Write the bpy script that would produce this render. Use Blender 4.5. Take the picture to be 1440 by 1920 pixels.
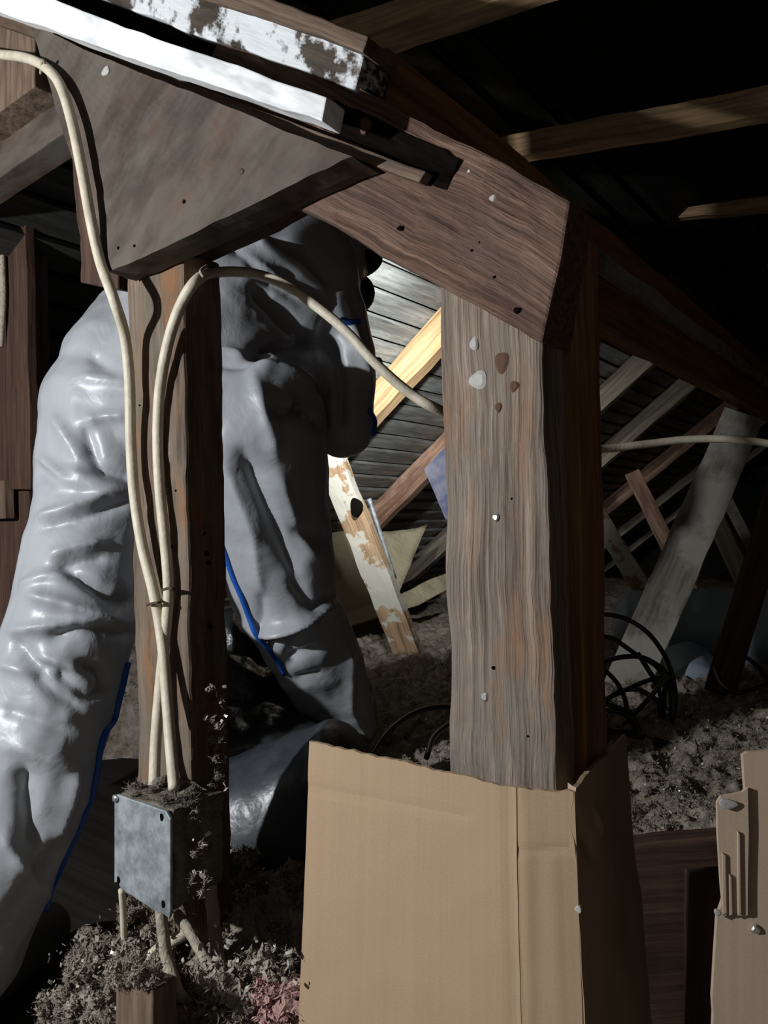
import bpy, bmesh, math, random
import numpy as np
from mathutils import Vector, Matrix
from mathutils.bvhtree import BVHTree

random.seed(7); RNG = np.random.default_rng(7)
scene = bpy.context.scene
col = scene.collection
for o in list(bpy.data.objects): bpy.data.objects.remove(o)

# ------------------------------------------------------------------ camera
CZ = 0.78                                   # eye height above the attic floor boards
cam_d = bpy.data.cameras.new('camera'); cam = bpy.data.objects.new('camera', cam_d); col.objects.link(cam)
cam.location = (0, 0, CZ); cam.rotation_euler = (math.radians(90), 0, 0)
cam_d.sensor_fit = 'HORIZONTAL'; cam_d.sensor_width = 36; cam_d.lens = 36
cam_d.clip_start = 0.02
scene.camera = cam

# ------------------------------------------------------------------ world and light
w = bpy.data.worlds.new('world'); scene.world = w; w.use_nodes = True
w.node_tree.nodes['Background'].inputs[0].default_value = (0.36, 0.33, 0.30, 1)
w.node_tree.nodes['Background'].inputs[1].default_value = 0.30

def point_light(name, loc, energy, color, radius):
    l = bpy.data.lights.new(name, 'POINT'); l.energy = energy; l.color = color; l.shadow_soft_size = radius
    o = bpy.data.objects.new(name, l); col.objects.link(o); o.location = loc; return o
# the work lamp the photographer has set up to the left, just out of the picture
WORK = (-1.24, 0.22, CZ + 0.24)
point_light('work_lamp_light', WORK, 90, (0.93, 0.97, 1.0), 0.02)

scene.view_settings.view_transform = 'Standard'; scene.view_settings.look = 'None'
scene.view_settings.gamma = 1; scene.view_settings.use_curve_mapping = False
scene.view_settings.exposure = 0.0

# ------------------------------------------------------------------ coordinates
YAW = math.radians(36)
U = np.array([math.cos(YAW), -math.sin(YAW), 0.0])      # along the near frame, to the right and towards the eye
V = np.array([math.sin(YAW), math.cos(YAW), 0.0])       # along the ridge, into the attic
Z = np.array([0, 0, 1.0])
C0 = np.array([0, 0, CZ])
def ray(px, py): return np.array([(px-720)/1440.0, 1.0, (960-py)/1440.0])
def F(px, py, c):                           # point of the frame-parallel plane at offset c
    r = ray(px, py); return C0 + r*(c/(r@V))
def D(px, py, d): return C0 + ray(px, py)*d # point at depth d
def UVZ(a, b, z): return U*a + V*b + np.array([0, 0, z])
H0 = 1.70                                   # far roof slope: z = CZ + H0 + 0.8 u
PITCH = 0.8
def roof_z(a): return CZ + H0 + PITCH*a

# ------------------------------------------------------------------ noise
def _h(ix, iy, iz, s):
    n = (ix*73856093) ^ (iy*19349663) ^ (iz*83492791) ^ (s*2654435761 & 0x7fffffff)
    n = (n ^ (n >> 13)) * 1274126177 & 0x7fffffff
    n = (n ^ (n >> 16)) & 0xffffff
    return n/float(0xffffff)
def vn(P, scale, s=0):
    P = np.asarray(P, float)*scale + 1000.0
    i = np.floor(P).astype(np.int64); f = P-i; f = f*f*(3-2*f)
    r = 0
    for a in (0, 1):
        for b in (0, 1):
            for c in (0, 1):
                wgt = (f[:, 0] if a else 1-f[:, 0])*(f[:, 1] if b else 1-f[:, 1])*(f[:, 2] if c else 1-f[:, 2])
                r = r + wgt*_h(i[:, 0]+a, i[:, 1]+b, i[:, 2]+c, s)
    return r
def fbm(P, scale, oct=4, s=0):
    r = 0; a = .5
    for k in range(oct): r = r + a*(vn(P, scale*2**k, s+k)*2-1); a *= .5
    return r

# ------------------------------------------------------------------ materials
MATS = {}
def new_mat(name):
    m = bpy.data.materials.new(name); m.use_nodes = True
    nt = m.node_tree; b = nt.nodes['Principled BSDF']; MATS[name] = m
    return m, nt, b
def N(nt, t, **k):
    n = nt.nodes.new(t)
    for a, v in k.items():
        if a in n.inputs.keys(): n.inputs[a].default_value = v
        else: setattr(n, a, v)
    return n
def ramp(nt, fac, stops):
    r = nt.nodes.new('ShaderNodeValToRGB'); e = r.color_ramp.elements
    while len(e) < len(stops): e.new(0.5)
    for i, (p, c) in enumerate(stops):
        e[i].position = p; e[i].color = (c[0], c[1], c[2], 1) if not isinstance(c, (int, float)) else (c, c, c, 1)
    nt.links.new(fac, r.inputs[0]); return r
def mix(nt, fac, a, b, mode='MIX'):
    m = nt.nodes.new('ShaderNodeMix'); m.data_type = 'RGBA'; m.blend_type = mode
    for sock, v in ((m.inputs[0], fac), (m.inputs[6], a), (m.inputs[7], b)):
        if hasattr(v, 'links') or hasattr(v, 'is_linked'): nt.links.new(v, sock)
        elif isinstance(v, (int, float)): sock.default_value = v
        else: sock.default_value = (v[0], v[1], v[2], 1)
    return m.outputs[2]

def wood(name, dark, mid, light, across=55, along=2.2, blotch=None, blotch_amt=.5, rough=.75, bump=.5, paint=None, paint_at=(.5, .56), paint_scale=9, bands=True, wear=None, wear_at=(.58, .68)):
    m, nt, b = new_mat(name); L = nt.links.new
    at = N(nt, 'ShaderNodeAttribute', attribute_name='gc')
    mp = N(nt, 'ShaderNodeMapping'); mp.inputs['Scale'].default_value = (along, across, across); L(at.outputs['Vector'], mp.inputs[0])
    wob = N(nt, 'ShaderNodeTexNoise', Scale=4.0, Detail=2.0); L(at.outputs['Vector'], wob.inputs['Vector'])
    ms = N(nt, 'ShaderNodeVectorMath', operation='MULTIPLY_ADD'); ms.inputs[1].default_value = (0, across*.022, across*.022)
    L(wob.outputs['Color'], ms.inputs[0]); L(mp.outputs[0], ms.inputs[2])
    n1 = N(nt, 'ShaderNodeTexNoise', Scale=1.0, Detail=6.0, Roughness=.62); L(ms.outputs[0], n1.inputs['Vector'])
    n2 = N(nt, 'ShaderNodeTexNoise', Scale=3.2, Detail=3.0, Roughness=.6); L(ms.outputs[0], n2.inputs['Vector'])
    r1 = ramp(nt, n1.outputs['Fac'], [(.30, dark), (.5, mid), (.72, light)])
    r2 = ramp(nt, n2.outputs['Fac'], [(.38, .55), (.55, 1.0)])
    c = mix(nt, .8, r1.outputs[0], r2.outputs[0], 'MULTIPLY')
    if blotch is not None:
        n3 = N(nt, 'ShaderNodeTexNoise', Scale=11.0, Detail=5.0, Roughness=.65); 
        mp3 = N(nt, 'ShaderNodeMapping'); mp3.inputs['Scale'].default_value = (.55, 1.4, 1.4); L(at.outputs['Vector'], mp3.inputs[0]); L(mp3.outputs[0], n3.inputs['Vector'])
        r3 = ramp(nt, n3.outputs['Fac'], [(.44, 0.0), (.62, blotch_amt)])
        c = mix(nt, r3.outputs[0], c, blotch)
    if wear is not None:
        n5 = N(nt, 'ShaderNodeTexNoise', Scale=16.0, Detail=6.0, Roughness=.7)
        mp5 = N(nt, 'ShaderNodeMapping'); mp5.inputs['Scale'].default_value = (.4, 1.6, 1.6); mp5.inputs['Location'].default_value = (7, 3, 1)
        L(at.outputs['Vector'], mp5.inputs[0]); L(mp5.outputs[0], n5.inputs['Vector'])
        r5 = ramp(nt, n5.outputs['Fac'], [(wear_at[0], 0.0), (wear_at[1], .85)])
        c = mix(nt, r5.outputs[0], c, wear)
    if paint is not None:
        n4 = N(nt, 'ShaderNodeTexNoise', Scale=paint_scale, Detail=7.0, Roughness=.62); L(at.outputs['Vector'], n4.inputs['Vector'])
        r4 = ramp(nt, n4.outputs['Fac'], [(paint_at[0], 0.0), (paint_at[1], 1.0)])
        c = mix(nt, r4.outputs[0], c, paint)
    L(c, b.inputs['Base Color']); b.inputs['Roughness'].default_value = rough
    b.inputs['Specular IOR Level'].default_value = .25
    add = N(nt, 'ShaderNodeMath', operation='MULTIPLY_ADD'); L(n2.outputs['Fac'], add.inputs[0]); add.inputs[1].default_value = .6; L(n1.outputs['Fac'], add.inputs[2])
    bp = N(nt, 'ShaderNodeBump', Strength=bump, Distance=.004); L(add.outputs[0], bp.inputs['Height']); L(bp.outputs[0], b.inputs['Normal'])
    return m

wood('post_wood', (.095, .069, .053), (.225, .17, .132), (.40, .305, .24), across=95, along=2.2, blotch=(.18, .155, .128), blotch_amt=.9, bump=.9, wear=(.25, .135, .078), wear_at=(.53, .68))
wood('beam_wood', (.050, .026, .018), (.155, .088, .062), (.28, .17, .125), across=170, along=4.0, blotch=(.11, .075, .06), blotch_amt=.5, bump=.9)
wood('gusset_wood', (.048, .033, .025), (.078, .056, .043), (.115, .088, .068), across=9, along=4, blotch=(.115, .098, .08), blotch_amt=.7, bump=.25, wear=(.105, .052, .032), wear_at=(.56, .72))
wood('old_post_wood', (.06, .040, .028), (.14, .098, .068), (.23, .165, .118), across=60, along=4.0, blotch=(.15, .122, .094), blotch_amt=.75, bump=.7, wear=(.22, .105, .045), wear_at=(.52, .64))
wood('red_wood', (.036, .019, .013), (.068, .036, .024), (.105, .058, .038), across=45, along=2.0, bump=.4)
wood('orange_wood', (.14, .062, .022), (.26, .125, .05), (.34, .18, .08), across=40, along=1.5, bump=.3)
wood('purlin_wood', (.12, .05, .02), (.26, .115, .048), (.34, .16, .07), across=30, along=1.5, bump=.3)
wood('tan_batten_wood', (.30, .18, .09), (.48, .31, .17), (.62, .43, .25), across=30, along=1.6, bump=.3, blotch=(.13, .07, .035), blotch_amt=.4)
wood('pine_rafter', (.26, .15, .07), (.44, .28, .14), (.58, .41, .23), across=34, along=1.4, bump=.3, wear=(.40, .22, .10), wear_at=(.60, .72))
wood('stained_rafter', (.20, .105, .07), (.40, .24, .165), (.55, .38, .28), across=34, along=1.4, bump=.3, blotch=(.18, .09, .06), blotch_amt=.8)
wood('grey_rafter', (.20, .17, .12), (.33, .28, .21), (.45, .40, .31), across=34, along=1.4, bump=.3)
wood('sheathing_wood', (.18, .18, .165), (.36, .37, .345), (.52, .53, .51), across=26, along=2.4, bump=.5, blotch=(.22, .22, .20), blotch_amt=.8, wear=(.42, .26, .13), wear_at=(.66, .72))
wood('shaded_plank_wood', (.018, .017, .015), (.032, .030, .027), (.05, .048, .043), across=26, along=2.4, bump=.5)  # darkened sheathing copy, shade of the unlit roof put into its colour
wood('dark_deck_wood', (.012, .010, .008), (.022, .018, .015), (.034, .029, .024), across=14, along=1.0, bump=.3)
wood('foam_strut_wood', (.24, .14, .075), (.40, .26, .15), (.50, .35, .21), across=34, along=1.4, bump=.5, paint=(.52, .50, .42), paint_at=(.465, .49), paint_scale=8)
wood('grey_strut_wood', (.12, .104, .085), (.19, .168, .138), (.25, .225, .19), across=24, along=1.4, bump=.3, paint=(.29, .275, .235), paint_at=(.47, .55), paint_scale=4)
wood('white_painted_wood', (.80, .80, .79), (.84, .84, .84), (.87, .87, .88), across=8, along=3, bump=.05, rough=.55, blotch=(.66, .64, .62), blotch_amt=.2)
wood('worn_paint_wood', (.03, .022, .016), (.06, .045, .034), (.10, .078, .06), across=26, along=3.5, bump=.8, paint=(.62, .63, .64), paint_at=(.47, .53), paint_scale=17)
wood('shade_wood', (.003, .0025, .002), (.007, .005, .004), (.014, .010, .007), across=30, along=3, bump=.8)  # near-black wood: gap shade and beam shadow put into the colour
wood('lip_wood', (.08, .05, .034), (.15, .10, .07), (.23, .165, .12), across=40, along=3, bump=.5)

def plain(name, colr, rough=.6, spec=.4, metal=0, noise=None, nscale=30, bump=0, bscale=60, bdist=.002, namt=.6, coat=0):
    m, nt, b = new_mat(name); L = nt.links.new
    tc = N(nt, 'ShaderNodeTexCoord')
    b.inputs['Base Color'].default_value = (*colr, 1); b.inputs['Roughness'].default_value = rough
    b.inputs['Specular IOR Level'].default_value = spec; b.inputs['Metallic'].default_value = metal
    b.inputs['Coat Weight'].default_value = coat
    if noise is not None:
        n = N(nt, 'ShaderNodeTexNoise', Scale=nscale, Detail=6.0, Roughness=.65); L(tc.outputs['Object'], n.inputs['Vector'])
        r = ramp(nt, n.outputs['Fac'], [(.38, 0.0), (.64, namt)])
        L(mix(nt, r.outputs[0], colr, noise), b.inputs['Base Color'])
    if bump:
        n = N(nt, 'ShaderNodeTexNoise', Scale=bscale, Detail=5.0, Roughness=.6); L(tc.outputs['Object'], n.inputs['Vector'])
        bp = N(nt, 'ShaderNodeBump', Strength=bump, Distance=bdist); L(n.outputs['Fac'], bp.inputs['Height']); L(bp.outputs[0], b.inputs['Normal'])
    return m
plain('cable_white', (.62, .55, .43), rough=.5, spec=.35, noise=(.40, .34, .25), nscale=40, bump=.3, bscale=200)
plain('cable_dusty', (.42, .36, .28), rough=.9, spec=.1, noise=(.24, .20, .155), nscale=60, bump=1.0, bscale=180, bdist=.004)
plain('cable_black', (.012, .012, .013), rough=.35, spec=.5)
plain('galvanised', (.36, .39, .41), rough=.55, spec=.5, metal=.35, noise=(.16, .175, .185), nscale=46, namt=1.0, bump=.15, bscale=40)
plain('dusty_steel', (.19, .165, .13), rough=.9, spec=.15, noise=(.09, .075, .058), nscale=60, namt=.9, bump=1, bscale=120, bdist=.006)
plain('steel', (.6, .6, .58), rough=.35, spec=.5, metal=.9)
plain('rust_dark', (.05, .03, .022), rough=.7, noise=(.11, .055, .03), nscale=80)
plain('hole_black', (.006, .005, .004), rough=1, spec=0)
plain('paint_drip', (.40, .385, .36), rough=.6, noise=(.36, .33, .30), nscale=120)
plain('chip_rust', (.105, .058, .036), rough=.9, noise=(.10, .045, .025), nscale=150)
plain('blue_tape', (.012, .09, .42), rough=.4, spec=.4)
plain('black_plastic', (.018, .019, .021), rough=.28, spec=.5, bump=.5, bscale=14, bdist=.012, noise=(.05, .05, .05), nscale=9)
plain('duct_plastic', (.030, .035, .042), rough=.36, spec=.5, bump=.5, bscale=9, bdist=.01, noise=(.075, .08, .085), nscale=10, namt=.7)
plain('grey_duct', (.26, .31, .37), rough=.38, spec=.5, bump=.6, bscale=24, bdist=.006, noise=(.20, .22, .23), nscale=9, namt=.6)
plain('kraft_sheet', (.42, .37, .24), rough=.6, spec=.3, bump=.8, bscale=7, bdist=.03, noise=(.30, .26, .17), nscale=6)
plain('blue_panel', (.075, .09, .15), rough=.6, noise=(.25, .23, .25), nscale=16)
plain('glove_black', (.02, .02, .022), rough=.6)
plain('dark_red', (.10, .015, .012), rough=.5)
plain('lens_glass', (.7, .75, .8), rough=.1)
plain('insul_flake', (.45, .41, .35), rough=.18, spec=.8)
plain('mask_rubber', (.03, .03, .032), rough=.5)

def suit_material():
    m, nt, b = new_mat('suit_plastic'); L = nt.links.new
    tc = N(nt, 'ShaderNodeTexCoord')
    n = N(nt, 'ShaderNodeTexNoise', Scale=5.0, Detail=4.0); L(tc.outputs['Object'], n.inputs['Vector'])
    L(ramp(nt, n.outputs['Fac'], [(.35, (.32, .33, .35)), (.65, (.375, .385, .405))]).outputs[0], b.inputs['Base Color'])
    b.inputs['Roughness'].default_value = .40; b.inputs['Specular IOR Level'].default_value = .45
    n1 = N(nt, 'ShaderNodeTexNoise', Scale=19.0, Detail=3.0, Roughness=.5, Distortion=.8); L(tc.outputs['Object'], n1.inputs['Vector'])
    n2 = N(nt, 'ShaderNodeTexNoise', Scale=240.0, Detail=2.0); L(tc.outputs['Object'], n2.inputs['Vector'])
    b1 = N(nt, 'ShaderNodeBump', Strength=.22, Distance=.012); L(n1.outputs['Fac'], b1.inputs['Height'])
    b2 = N(nt, 'ShaderNodeBump', Strength=.10, Distance=.001); L(n2.outputs['Fac'], b2.inputs['Height']); L(b1.outputs[0], b2.inputs['Normal'])
    L(b2.outputs[0], b.inputs['Normal'])
suit_material()
def insul_material():
    m, nt, b = new_mat('insulation'); L = nt.links.new
    tc = N(nt, 'ShaderNodeTexCoord')
    n = N(nt, 'ShaderNodeTexNoise', Scale=34.0, Detail=8.0, Roughness=.72); L(tc.outputs['Object'], n.inputs['Vector'])
    r = ramp(nt, n.outputs['Fac'], [(.34, (.15, .12, .095)), (.5, (.34, .285, .23)), (.68, (.52, .45, .38))])
    n2 = N(nt, 'ShaderNodeTexNoise', Scale=2.6, Detail=3.0); L(tc.outputs['Object'], n2.inputs['Vector'])
    r2 = ramp(nt, n2.outputs['Fac'], [(.55, 0.0), (.72, .45)])
    c = mix(nt, r2.outputs[0], r.outputs[0], (.30, .26, .18))
    L(c, b.inputs['Base Color']); b.inputs['Roughness'].default_value = .95; b.inputs['Specular IOR Level'].default_value = .1
    n3 = N(nt, 'ShaderNodeTexNoise', Scale=150.0, Detail=5.0, Roughness=.7); L(tc.outputs['Object'], n3.inputs['Vector'])
    bp = N(nt, 'ShaderNodeBump', Strength=.9, Distance=.008); L(n3.outputs['Fac'], bp.inputs['Height']); L(bp.outputs[0], b.inputs['Normal'])
insul_material()
plain('pink_insul', (.55, .33, .30), rough=.95, spec=.1, noise=(.28, .17, .15), nscale=50, bump=1, bscale=140, bdist=.006)
def card_material(name, base, var):
    m, nt, b = new_mat(name); L = nt.links.new
    at = N(nt, 'ShaderNodeAttribute', attribute_name='gc')
    mp = N(nt, 'ShaderNodeMapping'); mp.inputs['Scale'].default_value = (90, .8, 1); L(at.outputs['Vector'], mp.inputs[0])
    n = N(nt, 'ShaderNodeTexNoise', Scale=1.0, Detail=2.0); L(mp.outputs[0], n.inputs['Vector'])
    n2 = N(nt, 'ShaderNodeTexNoise', Scale=8.0, Detail=4.0); L(at.outputs['Vector'], n2.inputs['Vector'])
    n3 = N(nt, 'ShaderNodeTexNoise', Scale=420.0, Detail=2.0); L(at.outputs['Vector'], n3.inputs['Vector'])
    c = mix(nt, ramp(nt, n.outputs['Fac'], [(.35, 0.0), (.7, .30)]).outputs[0], base, var)
    c = mix(nt, ramp(nt, n2.outputs['Fac'], [(.4, 0.0), (.7, .4)]).outputs[0], c, var)
    c = mix(nt, .12, c, ramp(nt, n3.outputs['Fac'], [(.3, .3), (.7, 1.0)]).outputs[0], 'MULTIPLY')
    L(c, b.inputs['Base Color']); b.inputs['Roughness'].default_value = .8; b.inputs['Specular IOR Level'].default_value = .2
    bp = N(nt, 'ShaderNodeBump', Strength=.25, Distance=.0015); L(n.outputs['Fac'], bp.inputs['Height']); L(bp.outputs[0], b.inputs['Normal'])
card_material('cardboard', (.42, .295, .185), (.37, .25, .155))
card_material('cardboard_pale', (.40, .30, .215), (.35, .26, .185))

# ------------------------------------------------------------------ builders
LOC = {}
def tag(o, label=None, cat=None, group=None, kind=None):
    if label: o['label'] = label
    if cat: o['category'] = cat
    if group: o['group'] = group
    if kind: o['kind'] = kind
    return o
def mk(name, verts, faces, mat, parent=None, smooth=False, gc=None, origin=None, bevel=0, weld=False):
    verts = np.asarray(verts, float)
    o0 = np.array([verts[:, 0].mean(), verts[:, 1].mean(), verts[:, 2].min()]) if origin is None else np.asarray(origin, float)
    me = bpy.data.meshes.new(name)
    me.from_pydata([tuple(p) for p in (verts-o0)], [], faces)
    if gc is not None:
        a = me.attributes.new('gc', 'FLOAT_VECTOR', 'POINT'); a.data.foreach_set('vector', np.asarray(gc, np.float32).ravel())
    if weld:
        bm = bmesh.new(); bm.from_mesh(me); bmesh.ops.remove_doubles(bm, verts=bm.verts, dist=1e-5)
        bmesh.ops.recalc_face_normals(bm, faces=bm.faces); bm.to_mesh(me); bm.free()
    else:
        bm = bmesh.new(); bm.from_mesh(me); bmesh.ops.recalc_face_normals(bm, faces=bm.faces); bm.to_mesh(me); bm.free()
    if smooth: me.polygons.foreach_set('use_smooth', [True]*len(me.polygons))
    me.materials.append(MATS[mat] if isinstance(mat, str) else mat)
    ob = bpy.data.objects.new(name, me); col.objects.link(ob)
    if bevel:
        b = ob.modifiers.new('bevel', 'BEVEL'); b.width = bevel; b.segments = 2; b.limit_method = 'ANGLE'; b.angle_limit = math.radians(50)
    LOC[ob] = o0
    if parent is not None:
        ob.parent = parent; ob.location = o0 - LOC[parent]
    else: ob.location = o0
    return ob
def empty(name, loc):
    o = bpy.data.objects.new(name, None); col.objects.link(o); o.location = loc; LOC[o] = np.asarray(loc, float); o.empty_display_size = .05
    return o

SEED = [0]
def hexa(name, q, back, mat, parent=None, grain='s', cuts=None, jit=.0015, bevel=.002, jscale=14, planar=None):
    """q: front quad TL,TR,BR,BL (3D); back: offset vector or the four back corners"""
    q = [np.asarray(p, float) for p in q]
    bk = [p+np.asarray(back, float) for p in q] if np.ndim(back) == 1 else [np.asarray(p, float) for p in back]
    ls = (np.linalg.norm(q[1]-q[0])+np.linalg.norm(q[2]-q[3]))/2
    lt = (np.linalg.norm(q[3]-q[0])+np.linalg.norm(q[2]-q[1]))/2
    lw = np.linalg.norm(bk[0]-q[0])
    if cuts is None: cuts = (max(1, min(24, int(ls/.03))), max(1, min(24, int(lt/.03))), max(1, min(4, int(lw/.03))))
    ns, nt_, nw = cuts
    def P(s, t, w_):
        f = (q[0]*(1-s)+q[1]*s)*(1-t)+(q[3]*(1-s)+q[2]*s)*t
        b = (bk[0]*(1-s)+bk[1]*s)*(1-t)+(bk[3]*(1-s)+bk[2]*s)*t
        return f*(1-w_)+b*w_
    SEED[0] += 1; off = (SEED[0]*1.37 % 9, SEED[0]*.71 % 5, SEED[0]*.33 % 7)
    vs, gs, fs = [], [], []
    def grid(fn, na, nb):
        base = len(vs)
        for i in range(na+1):
            for j in range(nb+1):
                s, t, w_ = fn(i/na, j/nb); vs.append(P(s, t, w_))
                g = (s*ls, t*lt, w_*lw) if grain == 's' else (t*lt, s*ls, w_*lw)
                gs.append((g[0]+off[0], g[1]+off[1], g[2]+off[2]))
        for i in range(na):
            for j in range(nb):
                a = base+i*(nb+1)+j; fs.append((a, a+1, a+nb+2, a+nb+1))
    grid(lambda a, b: (a, b, 0), ns, nt_); grid(lambda a, b: (a, b, 1), ns, nt_)
    grid(lambda a, b: (a, 0, b), ns, nw); grid(lambda a, b: (a, 1, b), ns, nw)
    grid(lambda a, b: (0, a, b), nt_, nw); grid(lambda a, b: (1, a, b), nt_, nw)
    vs = np.array(vs)
    if planar is not None:
        gs = [(p@planar, p@np.cross(V, planar), p@V) for p in vs]
    if jit:
        d = np.stack([vn(vs, jscale, 11), vn(vs, jscale, 12), vn(vs, jscale, 13)], 1)-.5
        d2 = np.stack([vn(vs, jscale*4, 21), vn(vs, jscale*4, 22), vn(vs, jscale*4, 23)], 1)-.5
        vs = vs + d*2*jit + d2*jit
    return mk(name, vs, fs, mat, parent, gc=gs, weld=True, bevel=bevel)
def slab(name, pix, c, thick, mat, parent=None, **k):      # quad traced on the frame plane, real thickness behind it
    cs = c if isinstance(c, (list, tuple)) else [c]*4
    return hexa(name, [F(x, y, ci) for (x, y), ci in zip(pix, cs)], V*thick, mat, parent, **k)
def strut(name, a, b, width, thick, mat, parent=None, facing=None, **k):   # board between two points, wide face square to the eye
    a = np.asarray(a, float); b = np.asarray(b, float); ax = (b-a)/np.linalg.norm(b-a)
    f = np.asarray(facing, float) if facing is not None else C0-(a+b)/2
    f = f-ax*(f@ax); f /= np.linalg.norm(f); s = np.cross(ax, f)
    return hexa(name, [a+s*width/2, b+s*width/2, b-s*width/2, a-s*width/2], -f*thick, mat, parent, **k)

def catmull(pts, per=8):
    pts = [np.asarray(p, float) for p in pts]; pts = [2*pts[0]-pts[1]]+pts+[2*pts[-1]-pts[-2]]; out = []
    for i in range(1, len(pts)-2):
        p0, p1, p2, p3 = pts[i-1:i+3]
        for k in range(per):
            t = k/per; out.append(.5*((2*p1)+(-p0+p2)*t+(2*p0-5*p1+4*p2-p3)*t*t+(-p0+3*p1-3*p2+p3)*t**3))
    out.append(pts[-2]); return np.array(out)
def tube_mesh(path, r, sides=10, flat=1.0, jit=0):
    path = np.asarray(path); n = len(path); vs, fs = [], []
    T = np.gradient(path, axis=0); T /= np.linalg.norm(T, axis=1)[:, None]+1e-9
    up = np.array([0, 0, 1.0]) if abs(T[0][2]) < .9 else np.array([1.0, 0, 0])
    nn = np.cross(T[0], up); nn /= np.linalg.norm(nn)
    rr = np.full(n, r) if np.ndim(r) == 0 else np.asarray(r)
    for i in range(n):
        nn = nn-T[i]*(nn@T[i]); nn /= np.linalg.norm(nn)+1e-9; bb = np.cross(T[i], nn)
        for k in range(sides):
            a = 2*math.pi*k/sides
            vs.append(path[i]+(nn*math.cos(a)*flat+bb*math.sin(a))*rr[i])
    for i in range(n-1):
        for k in range(sides):
            a = i*sides+k; b = i*sides+(k+1) % sides; fs.append((a, b, b+sides, a+sides))
    fs.append(tuple(range(sides))[::-1]); fs.append(tuple((n-1)*sides+k for k in range(sides)))
    vs = np.array(vs)
    if jit: vs = vs+(np.stack([vn(vs, 90, 1), vn(vs, 90, 2), vn(vs, 90, 3)], 1)-.5)*2*jit
    return vs, fs
def tube(name, pts, r, mat, parent=None, sides=10, per=8, flat=1.0, jit=0):
    vs, fs = tube_mesh(catmull(pts, per), r, sides, flat, jit)
    return mk(name, vs, fs, mat, parent, smooth=True)
def disc(name, p, nrm, r, h, mat, parent=None, sides=12, dome=.5, sx=1.0):   # small domed head
    if name == 'nail_hole': r = r*.55
    if name == 'nail': r, h = r*.72, h*.5
    if name in ('torn_fleck',): r, h = r*.6, .0006
    if name in ('paint_spot', 'torn_patch'): r, h = r*.9, .0024
    nrm = np.asarray(nrm, float)/np.linalg.norm(nrm); a = np.cross(nrm, [0, 0, 1.0]); a /= np.linalg.norm(a); b = np.cross(nrm, a)
    vs, fs = [], []
    for rr, hh in ((r, -.002), (r, h*dome), (r*.6, h)):
        for k in range(sides):
            t = 2*math.pi*k/sides; j = 1+.12*math.sin(3*t+p[0]*90)
            vs.append(p+(a*math.cos(t)*sx+b*math.sin(t))*rr*j+nrm*hh)
    for i in range(2):
        for k in range(sides): fs.append((i*sides+k, i*sides+(k+1) % sides, (i+1)*sides+(k+1) % sides, (i+1)*sides+k))
    fs.append(tuple(range(2*sides, 3*sides))); fs.append(tuple(range(sides))[::-1])
    return mk(name, vs, fs, mat, parent, smooth=False)

# ------------------------------------------------------------------ structure: floor, roof, end wall
def quadplane(name, q, thick, mat, **k): return hexa(name, q, thick, mat, jit=0, bevel=0, **k)
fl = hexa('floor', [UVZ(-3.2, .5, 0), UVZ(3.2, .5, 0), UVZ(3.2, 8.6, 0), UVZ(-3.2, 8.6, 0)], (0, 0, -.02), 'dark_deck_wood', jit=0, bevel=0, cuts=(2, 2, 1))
tag(fl, kind='structure')
# far roof slope: narrow boards running along the ridge, rising towards the eye
slope = empty('roof_slope', UVZ(-2.9, 4.0, roof_z(-2.9))); tag(slope, 'weathered grey board sheathing on the far roof slope', kind='structure')
nrm_up = np.cross(V, U*1+Z*PITCH); nrm_up /= np.linalg.norm(nrm_up)
if nrm_up[2] < 0: nrm_up = -nrm_up
du = .062
a = -3.18
while a < -.80:
    a0, a1 = a, a+du-.004
    lift = .016
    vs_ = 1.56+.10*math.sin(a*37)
    ql = [UVZ(a0, -.2, roof_z(a0))+nrm_up*lift, UVZ(a0, vs_-.003, roof_z(a0))+nrm_up*lift, UVZ(a1, vs_-.003, roof_z(a1)), UVZ(a1, -.2, roof_z(a1))]
    q = [UVZ(a0, vs_, roof_z(a0))+nrm_up*lift, UVZ(a0, 8.5, roof_z(a0))+nrm_up*lift, UVZ(a1, 8.5, roof_z(a1)), UVZ(a1, vs_, roof_z(a1))]
    hexa('plank', ql, nrm_up*.016, 'shaded_plank_wood', slope, cuts=(12, 1, 1), jit=.0022, bevel=0, jscale=6)
    hexa('plank', q, nrm_up*.016, 'sheathing_wood' if a < -1.22 else 'shaded_plank_wood', slope, cuts=(36, 1, 1), jit=.0022, bevel=0, jscale=6)
    a += du
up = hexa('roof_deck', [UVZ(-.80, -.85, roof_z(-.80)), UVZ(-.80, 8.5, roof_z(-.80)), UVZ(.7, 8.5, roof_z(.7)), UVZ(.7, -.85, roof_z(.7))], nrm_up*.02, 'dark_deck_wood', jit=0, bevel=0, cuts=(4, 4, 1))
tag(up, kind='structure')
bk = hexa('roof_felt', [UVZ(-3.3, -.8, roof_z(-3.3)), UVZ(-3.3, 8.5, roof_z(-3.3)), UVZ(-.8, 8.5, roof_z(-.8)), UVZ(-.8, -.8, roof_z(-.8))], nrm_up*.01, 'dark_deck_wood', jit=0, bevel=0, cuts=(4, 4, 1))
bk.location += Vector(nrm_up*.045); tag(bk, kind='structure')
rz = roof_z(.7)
rd = hexa('roof_deck', [UVZ(.7, -.85, rz), UVZ(.7, 8.5, rz), UVZ(3.4, 8.5, rz-.55*2.7), UVZ(3.4, -.85, rz-.55*2.7)], Z*.02, 'dark_deck_wood', jit=0, bevel=0, cuts=(4, 4, 1)); tag(rd, kind='structure')
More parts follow.
